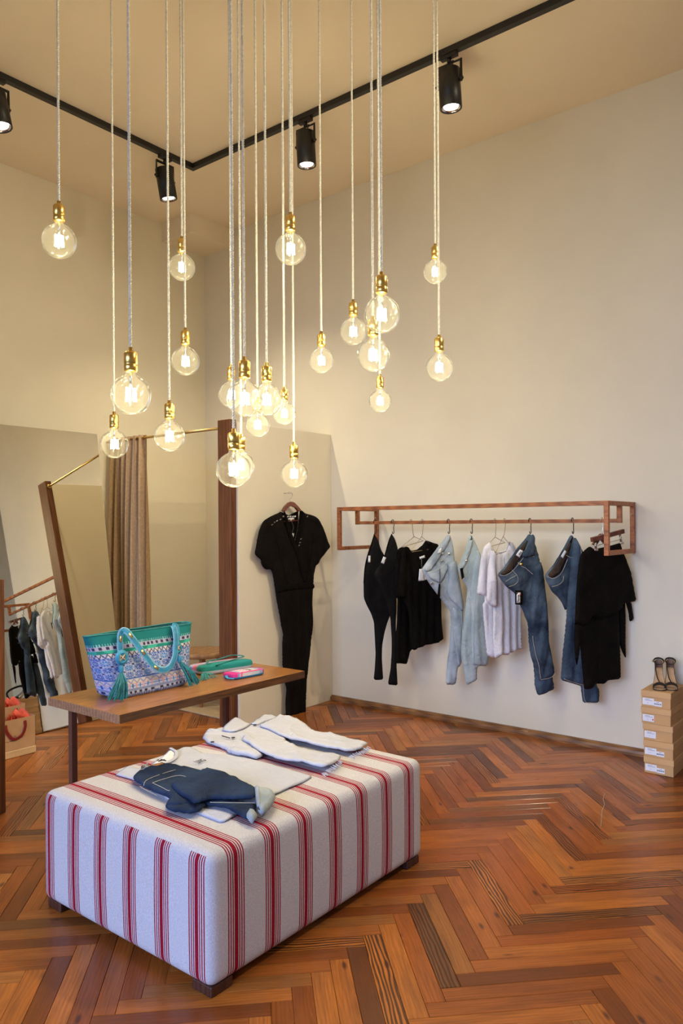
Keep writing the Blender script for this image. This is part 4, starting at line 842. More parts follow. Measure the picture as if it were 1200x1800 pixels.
t = thing('white_t_shirt', onz(*K3([(500, 320)])[0], 0.43), 'white printed T-shirt spread out on the ottoman', 't-shirt')
lay('body', K3(TEE), 'white_cotton', t, 0.0, 0.008, 0.006, 3, 0.010, 0.010, s=1.2)
lay('neck_opening', K3([(285, 206), (310, 222), (306, 250), (262, 274), (196, 287), (218, 264), (254, 242)]), 'white_knit', t, 0.012, 0.002, 0.002, 4, 0.01)
cp = [onz(*p, 0.43) for p in K3([(287, 205), (311, 224), (308, 250), (284, 268), (240, 281), (195, 289), (172, 300)])]
MB().tube([(p[0], p[1], otz(p[0], p[1])+0.016) for p in smooth_path(cp, 5)], 0.005, 8, flat=(0.0075, 0.003), up=(0, 0, 1)).build('collar', 'white_cotton', t, True)
def text_on(name, body, p0, p1, height, z, material, parent):
    cu_ = bpy.data.curves.new(name, 'FONT'); cu_.body = body; cu_.size = height; cu_.extrude = 0.0004
    to = bpy.data.objects.new(name, cu_); COL.objects.link(to); bpy.context.view_layer.update()
    me = bpy.data.meshes.new_from_object(to.evaluated_get(bpy.context.evaluated_depsgraph_get())); bpy.data.objects.remove(to)
    a, b_ = Vector([float(c) for c in p0]), Vector([float(c) for c in p1]); ang = math.atan2(b_.y-a.y, b_.x-a.x); xs = [v.co.x for v in me.vertices]; sc_ = (b_-a).length/max(1e-6, max(xs))
    off = OFF[parent.name]; M = Matrix.Translation(Vector((a.x, a.y, z))-off) @ Matrix.Rotation(ang, 4, 'Z') @ Matrix.Scale(sc_, 4, (1, 0, 0)); me.transform(M)
    me.materials.clear(); me.materials.append(MATS[material]); o = bpy.data.objects.new(name, me); COL.objects.link(o); o.parent = parent; OFF[o.name] = off; return o
pa, pb = onz(*K3([(404, 280)])[0], 0.43), onz(*K3([(440, 268)])[0], 0.43); text_on('chest_print', 'LNG', pa, pb, 0.045, otz(pa[0], pa[1])+0.0172, 'print_ink', t)
lm = MB()
for a, b_ in (((230, 262), (238, 258)), ((244, 262), (252, 257)), ((258, 262), (268, 264)), ((236, 266), (262, 259))): lm.tube([tuple(onz(*K3([q])[0], 0.43)[:2])+(otz(*onz(*K3([q])[0], 0.43)[:2])+0.0165,) for q in (a, b_)], 0.0022, 5)
lm.build('neck_print', 'print_ink', t)

t = thing('white_jeans', onz(*KW([(400, 190)])[0], 0.43), 'white jeans with frayed hems folded on the ottoman', 'jeans')
lay('hips', KW([(58, 165), (85, 125), (200, 104), (270, 52), (300, 58), (350, 86), (420, 60), (470, 28), (560, 50), (600, 90), (612, 205), (600, 260), (420, 250), (320, 260), (230, 280), (212, 252), (90, 202)]), 'white_twill', t, 0.0, 0.018, 0.012, 6, 0.012, s=1.6)
lay('waist_flap', KW([(185, 140), (205, 105), (270, 52), (300, 57), (352, 88), (385, 95), (330, 130), (262, 155)]), 'white_twill', t, 0.018, 0.010, 0.004, 7, 0.008)
lay('waist_flap', KW([(370, 92), (420, 60), (470, 28), (520, 34), (560, 48), (470, 80), (420, 100)]), 'white_twill', t, 0.016, 0.010, 0.004, 8, 0.008)
lay('fold_under', KW([(228, 268), (250, 244), (320, 215), (440, 285), (464, 305), (410, 323), (330, 300), (245, 284)]), 'white_twill', t, 0.002, 0.020, 0.005, 9, 0.010)
lay('trouser_leg', KW([(428, 112), (450, 96), (530, 60), (600, 40), (680, 60), (740, 95), (790, 142), (950, 176), (1155, 222), (1105, 266), (1030, 288), (900, 266), (750, 232), (630, 205), (560, 172), (490, 132)]), 'white_twill', t, 0.018, 0.012, 0.012, 10, 0.010, s=1.7)
lay('trouser_leg', KW([(317, 215), (332, 186), (364, 182), (420, 215), (560, 236), (620, 226), (690, 270), (830, 300), (974, 316), (966, 345), (905, 385), (850, 402), (700, 375), (560, 350), (440, 302), (360, 238)]), 'white_twill', t, 0.019, 0.012, 0.012, 11, 0.010, s=1.7)
for e0, e1 in (((1155, 224), (1030, 288)), ((972, 318), (850, 402))):
    fm = MB(); a, b_ = [onz(*KW([q])[0], 0.45) for q in (e0, e1)]; rr_ = random.Random(int(e0[0]))
    for j in range(34):
        p = a+(b_-a)*(j+rr_.random())/34; d = np.array([0.012+0.006*rr_.random(), 0.004*rr_.uniform(-1, 1), 0]); z = otz(p[0], p[1])+0.020+rr_.uniform(-0.006, 0.008); fm.tube([(p[0]-d[0]*0.4, p[1], z), (p[0]+d[0]*0.7, p[1]+d[1], z-0.004)], 0.0012, 4)
    fm.build('frayed_hem', 'white_cotton', t)
for q in ((125, 179), (262, 152), (405, 62)):
    p = onz(*KW([q])[0], 0.46); MB().lathe([(0, 0), (0.008, 0), (0.008, 0.003), (0, 0.004)], (p[0], p[1], otz(p[0], p[1])+0.024), 12).build('button', 'print_ink', t, True)
MB().tube([tuple(onz(*KW([q])[0], 0.46)[:2])+(otz(*onz(*KW([q])[0], 0.46)[:2])+0.026,) for q in ((188, 137), (215, 147), (240, 155))], 0.0022, 5).build('waist_print', 'print_ink', t)

t = thing('denim_shorts', onz(*KS([(500, 280)])[0], 0.43), 'dark blue denim shorts with rolled cuffs folded on the ottoman', 'shorts')
lay('seat', KS([(60, 172), (90, 146), (180, 108), (282, 70), (350, 90), (480, 115), (605, 150), (640, 260), (560, 380), (400, 400), (300, 392), (340, 342), (240, 300), (160, 260), (100, 226), (64, 200)]), 'indigo_denim', t, 0.012, 0.018, 0.009, 13, 0.012, s=1.6)
lay('lower_fold', KS([(298, 392), (330, 336), (400, 322), (520, 372), (620, 380), (545, 437), (480, 441), (330, 421)]), 'indigo_denim', t, 0.011, 0.014, 0.006, 14, 0.010)
lay('lower_leg', KS([(600, 340), (985, 372), (985, 445), (962, 470), (908, 486), (800, 428), (700, 396), (600, 385)]), 'indigo_denim', t, 0.012, 0.014, 0.006, 15, 0.010)
lay('folded_leg', KS([(345, 282), (362, 250), (480, 212), (622, 147), (700, 170), (870, 244), (985, 298), (990, 370), (880, 376), (650, 376), (560, 402), (538, 440), (500, 395), (400, 335)]), 'indigo_denim', t, 0.027, 0.017, 0.009, 16, 0.012, s=1.6)
lay('cuff', KS([(975, 296), (1020, 306), (1085, 308), (1137, 340), (1125, 382), (1082, 440), (1040, 476), (1002, 466), (986, 400)]), 'cuff_denim', t, 0.018, 0.030, 0.004, 17, 0.014, 0.008)
lay('cuff_band', KS([(975, 296), (1020, 304), (1028, 390), (1018, 470), (998, 462), (984, 390)]), 'cuff_denim', t, 0.030, 0.022, 0.002, 18, 0.010, 0.008)
lay('cuff', KS([(915, 450), (950, 438), (988, 452), (1000, 476), (966, 513), (914, 496)]), 'cuff_denim', t, 0.012, 0.026, 0.003, 19, 0.012, 0.008)
lay('leather_patch', KS([(168, 112), (282, 86), (292, 102), (182, 132)]), 'leather_patch', t, 0.030, 0.003, 0.001, 20, 0.005, rnd=0)
lay('paper_label', KS([(122, 108), (172, 84), (176, 104), (132, 136), (116, 138)]), 'paper_white', t, 0.028, 0.003, 0.001, 21, 0.004, rnd=0)
for P_ in ([(205, 205), (300, 176), (400, 154), (470, 168), (500, 186), (420, 228), (346, 268), (270, 235), (205, 205)], [(140, 225), (160, 185), (260, 145), (380, 110)], [(110, 228), (160, 258), (240, 298)], [(640, 378), (800, 380), (980, 380)], [(330, 265), (340, 255), (350, 250)]):
    q = [onz(*p, 0.45) for p in KS(P_)]; hh = 0.0325 if P_[0][0] < 600 else 0.0455
    MB().tube([(p[0], p[1], otz(p[0], p[1])+hh) for p in smooth_path(q, 4)], 0.0009, 5).build('stitching', 'stitch_thread', t, True)

# ================================================================== plank table, tote bag, pouches
TX0, TX1, TYA, TYB, TZT = -3.225, -2.685, 1.885, 3.055, 0.56
tb = thing('display_table', (-3.1, 2.4, 0), 'low wooden plank table on brown metal legs behind the ottoman', 'table')
box('table_top', (TX0, TYA, TZT-0.036), (TX1, TYB, TZT), 'table_wood', tb, 0.003)
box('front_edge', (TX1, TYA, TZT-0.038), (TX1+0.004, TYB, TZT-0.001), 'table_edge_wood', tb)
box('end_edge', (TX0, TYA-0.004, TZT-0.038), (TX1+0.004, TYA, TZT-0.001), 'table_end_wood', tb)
for y in (1.925, 2.865):
    box('leg', (-3.112, y-0.012, 0.008), (-3.084, y+0.016, TZT-0.036), 'leg_metal', tb, 0.001); box('foot_bar', (-3.20, y-0.016, 0.0005), (-2.74, y+0.020, 0.008), 'leg_metal', tb, 0.001)
box('cross_bar', (-3.108, 1.94, TZT-0.060), (-3.088, 2.85, TZT-0.037), 'leg_metal', tb)

def bag_colour(u, v, rs):
    W, BL, LAV, TEAL, GRN, DK = (0.46, 0.50, 0.68), (0.035, 0.12, 0.46), (0.28, 0.32, 0.62), (0.010, 0.17, 0.20), (0.015, 0.24, 0.21), (0.03, 0.03, 0.10)
    PK = (0.72, 0.36, 0.40)
    if v > 0.86: return tuple(c*(0.9+0.2*rs.random()) for c in (0.010, 0.18, 0.20))
    if v > 0.825: return TEAL if (u*90) % 1 < 0.7 else (0.25, 0.55, 0.62)
    if v > 0.76: a = (u*34) % 1; return DK if (abs(a-0.5) < 0.24 and abs(v-0.792) < 0.020) else ((0.45, 0.40, 0.55) if abs(v-0.792) < 0.026 else W)
    if v > 0.70: return GRN if math.sin(u*60)+math.sin(u*23+v*40) > -0.3 else (0.05, 0.42, 0.34)
    if v > 0.64: a = abs(((u*40) % 1)-0.5)*2; b_ = (v-0.64)/0.06; return DK if abs(a-b_) < 0.22 else ((0.70, 0.62, 0.66) if (u*20) % 1 < 0.5 else W)
    if v > 0.615: return LAV if (u*60) % 1 < 0.5 else BL
    if v > 0.30:
        cell = 0.052; cu_ = u/cell; row = (v-0.30)/0.105; fx = cu_ % 1-0.5; fy = (row % 1)-0.5; r = math.hypot(fx, fy); th = math.atan2(fy, fx); odd = (int(cu_)+int(row)) % 3
        if r < 0.10: return W
        if r < 0.40 and abs(math.sin(th*4)) > 0.42: return BL if odd else (0.03, 0.20, 0.58)
        if 0.40 <= r < 0.46: return LAV
        if abs(abs(fx)-0.5)+abs(abs(fy)-0.5) < 0.14: return DK
        if abs(abs(fx)-abs(fy)) < 0.05 and r > 0.45: return BL
        return W
    if v > 0.275: return BL if (v*300) % 1 < 0.5 else W
    if v > 0.215: a = abs(((u*26) % 1)-0.5)*2; b_ = (v-0.215)/0.06; return LAV if abs(a-b_) < 0.25 else (0.68, 0.64, 0.60)
    if v > 0.13: a, b_ = (u*22) % 1-0.5, (v-0.13)/0.085-0.5; return PK if (abs(a) > 0.42 or abs(b_) > 0.43) else (BL if (abs(a) < 0.07 or abs(b_) < 0.07) and abs(a)+abs(b_) < 0.4 else (0.50, 0.60, 0.84))
    if v > 0.105: return BL if (v*260) % 1 < 0.4 else W
    if v > 0.055: a = (u*30) % 1-0.5; return DK if abs(a) < 0.24 and abs(v-0.08) < 0.017 else W
    return (0.12, 0.18, 0.45) if (u*70) % 1 < 0.55 else (0.40, 0.46, 0.72)
BC = np.array([-2.995, 2.245]); BH = 0.288; BZ = TZT+0.0008
bg = thing('tote_bag', (BC[0], BC[1], BZ), 'turquoise embroidered tote bag standing on the table', 'bag')
def bag_pt(ang, v):
    hy = 0.212+0.092*v**0.9; hx = 0.090-0.052*v**1.2; e = 0.32+0.25*v; c, s = math.cos(ang), math.sin(ang)
    sh = 1.0-0.10*max(0, (0.06-v)/0.06)**2
    y = math.copysign(abs(c)**e, c)*hy*sh; x = math.copysign(abs(s)**e, s)*hx*sh*(1+0.16*math.sin(min(1, v)*3.14)*(1-abs(c)**3))
    z = BH*v+0.010*v*(c*c)*1.0-0.006*v*math.sin(ang*2+1)
    return np.array([BC[0]+x, BC[1]+y-0.02*v, BZ+z])
na, nv = 460, 110; rs = random.Random(4); V, F, CC = [], [], []
angs = []                                             # even spacing along the rim
tmp = [bag_pt(2*math.pi*i/4000, 0.5) for i in range(4001)]; cum = np.concatenate([[0], np.cumsum([np.linalg.norm(tmp[i+1]-tmp[i]) for i in range(4000)])]); per = cum[-1]
for i in range(na): angs.append(2*math.pi*np.interp(per*i/na, cum, np.arange(4001))/4000)
for j in range(nv+1):
    for i in range(na): V.append(bag_pt(angs[i], j/nv)); CC.append(bag_colour(per*i/na, j/nv, rs))
for j in range(nv):
    for i in range(na): a, b_ = j*na+i, j*na+(i+1) % na; F.append((a, b_, b_+na, a+na))
F.append(tuple(range(na))[::-1])
n0 = len(V)                                           # inner lining
for j in (nv, int(nv*0.5), 4):
    for i in range(na): p = bag_pt(angs[i], j/nv); q = np.array([BC[0], BC[1], p[2]]); V.append(q+(p-q)*0.965); CC.append((0.02, 0.10, 0.12))
for a0, b0 in ((nv*na, n0), (n0, n0+na), (n0+na, n0+2*na)):
    for i in range(na): F.append((a0+i, a0+(i+1) % na, b0+(i+1) % na, b0+i))
F.append(tuple(range(n0+2*na, n0+3*na)))
mesh_obj('bag_body', V, F, 'bag_print', bg, True, cols=CC)
MB().tube([tuple(bag_pt(angs[i], 1.0)) for i in range(0, na, 4)], 0.0035, 6, closed=True).build('rim_binding', 'teal_leather', bg, True)
G7 = crop(120, 1080, 4.615)
def bagp(q, w=0.0): p = on_plane(*G7([q])[0], (BC[0]+0.100+w, 0, BZ+0.06), (1, 0, 0.16)); return p
def strap(name, pts, width, th, wts, parent):
    P = smooth_path([bagp(q, w) for q, w in zip(pts, wts)], 8); o = MB().tube(P, 0.01, 10, flat=(width/2, th), up=(1, 0, 0.12)).build(name, 'blue_leather', parent, True); return o, P
hd, HP = strap('handle', [(422, 300), (420, 215), (422, 160), (440, 132), (475, 140), (520, 195), (580, 275), (640, 355), (700, 425), (765, 452), (825, 425), (862, 350), (872, 260), (872, 180), (860, 115), (845, 92)], 0.026, 0.004, [0.004, 0.006, 0.010, 0.018, 0.024, 0.028, 0.030, 0.030, 0.030, 0.030, 0.030, 0.028, 0.024, 0.018, 0.010, 0.0], bg)
wh = MB()
for i in range(1, len(HP)-1):
    tn = HP[i+1]-HP[i-1]; tn /= np.linalg.norm(tn); sd = np.cross(np.array([1, 0, 0.12]), tn); sd /= np.linalg.norm(sd); fx = np.array([0.0045, 0, 0])
    for k in (-1, 1): wh.tube([tuple(HP[i]+sd*0.0085*k+fx), tuple(HP[i]+sd*0.0138*k+fx*0.3)], 0.0017, 4)
for k in (-1, 1): wh.tube([tuple(HP[i]+np.cross(np.array([1, 0, 0.12]), (HP[min(i+1, len(HP)-1)]-HP[max(i-1, 0)])/max(1e-9, np.linalg.norm(HP[min(i+1, len(HP)-1)]-HP[max(i-1, 0)])))*0.0135*k) for i in range(len(HP))], 0.0022, 5)
wh.build('whip_stitch', 'sky_thread', hd, True)
for f0 in (0.09, 0.315, 0.43, 0.545):
    i = int(f0*(len(HP)-1)); tn = HP[i+1]-HP[i-1]; tn /= np.linalg.norm(tn); MB().tube([tuple(HP[i]-tn*0.013+np.array([0.0055, 0, 0])), tuple(HP[i]+tn*0.013+np.array([0.0055, 0, 0]))], 0.003, 6, flat=(0.006, 0.002), up=(1, 0, 0.12)).build('gold_bar', 'gold_bar', hd, True)
strap('handle_end', [(845, 92), (880, 96), (890, 150), (888, 230)], 0.024, 0.004, [0.0, 0.0, 0.006, 0.006], bg)
def medallion(q, r, w):
    c = bagp(q, w); ax = Vector((1, 0, 0.12)).normalized(); md = MB().lathe([(r*0.62, 0), (r, 0.0), (r*1.02, 0.004), (r*0.98, 0.008), (r*0.62, 0.009)], c, 40, ax).build('medallion', 'blue_leather', bg, True)
    X = Vector((0, 1, 0)); Y = ax.cross(X)*-1; Y = Vector((-0.12, 0, 1)).normalized(); cc = Vector([float(k) for k in c])
    MB().tube([tuple(cc+ax*0.009+(X*math.cos(a)+Y*math.sin(a))*r*0.66) for a in [6.2832*k/30 for k in range(30)]], 0.0045, 8, closed=True).build('ring', 'blue_leather', md, True)
    MB().lathe([(0, 0.006), (r*0.62, 0.006), (r*0.62, 0.0)], c, 24, ax).build('disc', 'teal_leather', md, True)
    sm = MB()
    for k in range(36): a = 6.2832*k/36; sm.tube([tuple(cc+ax*0.006+(X*math.cos(a)+Y*math.sin(a))*r*0.80), tuple(cc+ax*0.004+(X*math.cos(a+0.1)+Y*math.sin(a+0.1))*r*1.08)], 0.0016, 4)
    sm.build('loop_stitch', 'sky_thread', md)
    e = r*0.42; P = [(-e, -e*0.9), (-e, e*0.9), (e*0.9, -e*0.8), (e*0.9, e*0.9), (-e, -e*0.9)]
    MB().tube([tuple(cc+ax*0.011+X*a+Y*b_) for a, b_ in P], 0.0028, 6).build('shell_mark', 'shell', md, True); return md
def tassel(top, tip0, tip1, n, seed, wtop):
    a = bagp(top, wtop); r = random.Random(seed); tm = MB(); knot = MB().lathe([(0.004, 0.006), (0.010, 0.002), (0.0115, -0.014), (0.009, -0.022), (0.010, -0.026)], a, 14).build('tassel_knot', 'blue_leather', bg, True)
    for k in range(n):
        f = k/(n-1); q = (tip0[0]+(tip1[0]-tip0[0])*f, tip0[1]+(tip1[1]-tip0[1])*f+r.uniform(-22, 8)); b_ = bagp(q, wtop+r.uniform(-0.006, 0.014)); b_[2] = max(b_[2], BZ+0.004)
        s_ = a+np.array([r.uniform(-0.004, 0.006), 0.008*(f-0.5), -0.022]); mid = s_*0.5+b_*0.5+np.array([0.010+r.uniform(-0.004, 0.006), 0.010*(f-0.5)+r.uniform(-0.004, 0.004), 0.004])
        tm.tube(smooth_path([s_, mid, b_], 4), 0.0022, 4, flat=(0.0032, 0.0012), up=(1, 0, 0))
    o = tm.build('tassel', 'tassel_teal', bg); return o
medallion((430, 352), 0.033, 0.012); medallion((878, 275), 0.029, 0.010)
tassel((428, 425), (318, 702), (482, 690), 26, 1, 0.020); tassel((902, 345), (985, 575), (1066, 560), 18, 2, 0.020)

def pouch(name, c, half, hgt, ang, colour, label, cat, e=0.35):
    t = thing(name, (c[0], c[1], TZT+0.0006), label, cat); ca, sa = math.cos(ang), math.sin(ang); V, F, CC = [], [], []; nu, nw = 72, 14
    for j in range(nw+1):
        w = -1+2*j/nw; k = max(0.0, 1-abs(w)**3)**0.5 if abs(w) < 1 else 0.0; sc_ = 0.90+0.10*k
        for i in range(nu):
            a = 2*math.pi*i/nu; x = math.copysign(abs(math.cos(a))**e, math.cos(a))*half[0]*sc_; y = math.copysign(abs(math.sin(a))**e, math.sin(a))*half[1]*sc_
            zz = TZT+0.001+hgt*(0.5+0.5*w)*(1-0.25*(y/half[1]*0.5+0.5)*(0.5+0.5*w)); V.append((c[0]+x*ca-y*sa, c[1]+x*sa+y*ca, zz)); CC.append(colour(x/half[0], y/half[1], w))
    for j in range(nw):
        for i in range(nu): F.append((j*nu+i, j*nu+(i+1) % nu, (j+1)*nu+(i+1) % nu, (j+1)*nu+i))
    F.append(tuple(range(nu))[::-1])
    # dense printed top
    gx, gy = 64, 40; b0 = len(V)
    for jj in range(gy+1):
        for ii in range(gx+1):
            x, y = -1+2*ii/gx, -1+2*jj/gy; lim = 0.90; rr = (abs(x)**(2/e)+abs(y)**(2/e))**(e/2); f_ = max(abs(x), abs(y))/max(rr, 1e-6) if rr > 0 else 1
            X_, Y_ = x*f_*lim*half[0], y*f_*lim*half[1]; zz = TZT+0.001+hgt*(1-0.25*(Y_/half[1]*0.5+0.5))+0.10*hgt*(1-x*x)*(1-y*y); V.append((c[0]+X_*ca-Y_*sa, c[1]+X_*sa+Y_*ca, zz)); CC.append(colour(x, y, 1.0))
    for jj in range(gy):
        for ii in range(gx): a = b0+jj*(gx+1)+ii; F.append((a, a+1, a+gx+2, a+gx+1))
    mesh_obj('pouch_body', V, F, 'pouch_print', t, True, cols=CC); return t
rs2 = random.Random(9)
def clutch_col(x, y, w):
    if w < -0.2: return (0.35, 0.42, 0.62) if math.sin(x*40)*math.sin(w*20) > 0 else (0.55, 0.55, 0.66)
    if y < -0.15: return (0.020, 0.26, 0.26)
    if y < 0.05: return (0.80, 0.15, 0.24)
    if y < 0.75: return (0.50, 0.58, 0.74) if math.sin(x*38)+math.sin(y*30) > 0 else (0.18, 0.34, 0.55)
    return (0.80, 0.16, 0.25)
def wallet_col(x, y, w):
    s_ = (x*0.5+0.5)
    if w < -0.35: return (0.03, 0.20, 0.48)
    if abs(y) > 0.90 and w > 0.6: return (0.60, 0.03, 0.22)
    if s_ < 0.12: return (0.66, 0.04, 0.22)
    if s_ < 0.18: return (0.20, 0.30, 0.60)
    if s_ < 0.52: return (0.75, 0.08, 0.20) if math.sin(x*34)+math.sin(y*13+x*9) > 0.9 else (0.62, 0.60, 0.68)
    if s_ < 0.60: return (0.08, 0.05, 0.05)
    if s_ < 0.78: return (0.40, 0.52, 0.62) if math.sin(x*60) > 0 else (0.62, 0.55, 0.42)
    if s_ < 0.90: return (0.30, 0.36, 0.55)
    return (0.42, 0.10, 0.36)
pc = onz(402, 1176, TZT+0.02); cl = pouch('clutch', (-3.06, 2.80), (0.165, 0.085), 0.050, math.radians(78), clutch_col, 'folded teal clutch with pink edging and a tassel on the table', 'clutch')
pc = onz(436, 1180, TZT+0.015); wl = pouch('wallet', (-2.845, 2.76), (0.105, 0.055), 0.034, math.radians(84), wallet_col, 'small pink and blue patterned wallet at the table edge', 'wallet')
r = random.Random(5); ts = MB(); a = np.array([-3.0, 2.62, TZT+0.022])
for k in range(13):
    an = math.radians(-130+14*k*0.8); e_ = a+np.array([0.05+0.035*r.random(), -0.085+0.011*k+0.0, 0]); e_[2] = TZT+0.004; ts.tube(smooth_path([a, a*0.5+e_*0.5+np.array([0, 0, 0.008]), e_], 4), 0.002, 4, flat=(0.003, 0.0012), up=(0, 0, 1))
ts.build('tassel', 'teal_leather', cl)
MB().tube(smooth_path([(-3.02, 2.64, TZT+0.040), (-3.05, 2.70, TZT+0.062), (-3.08, 2.80, TZT+0.058), (-3.10, 2.92, TZT+0.060), (-3.04, 2.95, TZT+0.056), (-3.01, 2.84, TZT+0.056), (-2.99, 2.70, TZT+0.050)], 6), 0.004, 6, flat=(0.006, 0.0025), up=(0, 0, 1)).build('wrist_strap', 'teal_leather', cl, True)
MB().tube(smooth_path([(-2.86, 2.655, TZT+0.018), (-2.83, 2.63, TZT+0.014), (-2.80, 2.65, TZT+0.008)], 5), 0.004, 6, flat=(0.008, 0.003), up=(0, 0, 1)).build('zip_pull', 'blue_leather', wl, True)

# ================================================================== paper bags by the mirror
def paper_bag(PX0, PX1, PY0, PY1, PH, label, script):
  pb_ = thing('paper_bag', ((PX0+PX1)/2, (PY0+PY1)/2, 0), label, 'bag', 'kraft gift bags with red tissue'); DY = PY0-2.095
  pv = MB(); th = 0.002
  for lo, hi in (((PX1-th, PY0, 0.042), (PX1, PY1, PH)), ((PX0, PY0, 0.042), (PX0+th, PY1, PH)), ((PX0, PY0, 0.042), (PX1, PY0+th, PH)), ((PX0, PY1-th, 0.042), (PX1, PY1, PH))): pv.box(lo, hi)
  pv.build('bag_wall', 'kraft_paper', pb_); box('base_fold', (PX0-0.001, PY0-0.001, 0.0005), (PX1+0.003, PY1+0.003, 0.042), 'kraft_pale', pb_, 0.004)
  rt = random.Random(8)
  for k in range(7):
      cy_ = PY0+0.04+0.035*k; cx_ = rt.uniform(PX0+0.03, PX1-0.03); V, F = [], []; n = 9; tilt = rt.uniform(-0.5, 0.5)
      for j in range(7):
          for i in range(n):
              a = (i/(n-1)-0.5)*2.0; s_ = j/6; rad = 0.060*(1-0.55*s_*s_)*(1+0.10*math.sin(i*2.3+k)); V.append((cx_+0.02*math.sin(a*2+k)+0.012*math.sin(s_*5+k), cy_+rad*a+tilt*0.03*s_, PH-0.05+0.085*s_*(1-0.55*(a/1.0)**2)+0.006*math.sin(i*0.9+k)))
      for j in range(6):
          for i in range(n-1): q = j*n+i; F.append((q, q+1, q+n+1, q+n))
      V2 = [(x+0.0012, y, z) for x, y, z in V]; m0 = len(V); F2 = [tuple(i+m0 for i in f)[::-1] for f in F]
      V = [(min(max(x, PX0+0.004), PX1-0.004), min(max(y, PY0+0.004), PY1-0.004), z) for x, y, z in V+V2]; mesh_obj('tissue_sheet', V, F+F2, 'tissue_red', pb_, True)
  for x, sg in ((PX1+0.002, 1), (PX0-0.002, -1)):
      MB().tube(smooth_path([(x, 2.20+DY, PH-0.022), (x+0.004*sg, 2.205+DY, PH-0.06), (x+0.005*sg, 2.235+DY, PH-0.105), (x+0.006*sg, 2.262+DY, PH-0.112), (x+0.005*sg, 2.300+DY, PH-0.095), (x+0.004*sg, 2.318+DY, PH-0.055), (x, 2.318+DY, PH-0.018)], 6), 0.006, 8, flat=(0.009, 0.0016), up=(1, 0, 0)).build('ribbon_handle', 'ribbon_red', pb_, True)
  sc = [(2.195, 0.097), (2.207, 0.103), (2.214, 0.096), (2.226, 0.102), (2.236, 0.098), (2.250, 0.104), (2.262, 0.120), (2.256, 0.128), (2.250, 0.118), (2.262, 0.106), (2.275, 0.112), (2.282, 0.106), (2.292, 0.112), (2.300, 0.107), (2.318, 0.117)]
  if script: MB().tube(smooth_path([(PX1+0.0012, y, z) for y, z in sc], 6), 0.0009, 4).build('script_print', 'print_ink', pb_)
paper_bag(-4.345, -4.232, 2.095, 2.385, 0.222, 'front kraft gift bag with red tissue and ribbon before the mirror', True)
paper_bag(-4.480, -4.370, 2.115, 2.400, 0.268, 'taller kraft gift bag with red tissue, behind the front one', False)

# ================================================================== stand post cut by the left picture edge
gs = thing('garment_stand', (-3.475, 1.775, 0), 'dark reddish wooden stand post at the left picture edge', 'stand')
box('post', (-3.497, 1.757, 0.0005), (-3.457, 1.797, 1.06), 'post_wood', gs, 0.002); box('post', (-3.497, 0.70, 0.0005), (-3.457, 0.74, 1.06), 'post_wood', gs, 0.002)
box('top_bar', (-3.497, 0.70, 1.06), (-3.457, 1.797, 1.10), 'post_wood', gs, 0.002)

# ================================================================== shoe boxes and sandals
SX0, SX1, SY0, SY1 = -1.258, -1.104, 4.19, 4.465; bh = 0.0885
BOX = [(0.004, 0.0, 'lowest shoe box of the stack, standing on the floor', 2, 0), (0.003, -0.002, 'second lowest shoe box of the stack, with two labels', 2, 0), (0.000, 0.002, 'middle shoe box of the stack, with one plain label', 1, 0), (-0.008, -0.001, 'shoe box with a red mark on its label, second from top', 1, 1), (-0.008, 0.0, 'topmost shoe box of the stack, below the sandals', 2, 0)]
for k, (dx, dy, lab, nl, mark) in enumerate(BOX):
    z0 = 0.0005+k*bh; x0, x1, y0, y1 = SX0+dx+0.003, SX1+dx-0.003, SY0+dy+0.003, SY1+dy-0.003
    t = thing('shoe_box', ((x0+x1)/2, (y0+y1)/2, z0), lab, 'box', 'stacked shoe boxes')
    box('box_body', (x0, y0, z0), (x1, y1, z0+bh-0.006), 'carton', t, 0.001); box('lid', (x0-0.003, y0-0.003, z0+bh-0.032), (x1+0.003, y1+0.003, z0+bh-0.0006), 'carton_lid', t, 0.001)
    def lb(a, b_, c, d): return box('paper_label', (x0+a, y0-0.0008, z0+c), (x0+b_, y0, z0+d), 'paper_white', t)
    l1 = lb(0.005, 0.064, 0.012, 0.048); pm = MB()
    for (a, b_, c) in ((0.018, 0.042, 0.041), (0.018, 0.056, 0.035), (0.030, 0.034, 0.022)): pm.box((x0+a, y0-0.0012, z0+c), (x0+b_, y0-0.0008, z0+c+0.0022))
    pm.build('label_print', 'print_grey', l1)
    if mark: MB().box((x0+0.054, y0-0.0012, z0+0.020), (x0+0.062, y0-0.0008, z0+0.028)).build('red_mark', 'red_ink', l1)
    if nl == 2:
        l2 = lb(0.0645, 0.104, 0.010, 0.036); pm = MB()
        for j in range(11): pm.box((x0+0.066+j*0.0033, y0-0.0012, z0+0.018), (x0+0.0682+j*0.0033-0.0004*(j % 3), y0-0.0008, z0+0.0255))
        pm.box((x0+0.078, y0-0.0012, z0+0.031), (x0+0.090, y0-0.0008, z0+0.0326)); pm.build('barcode', 'print_ink', l2)
SZ = 0.0005+5*bh-0.0004
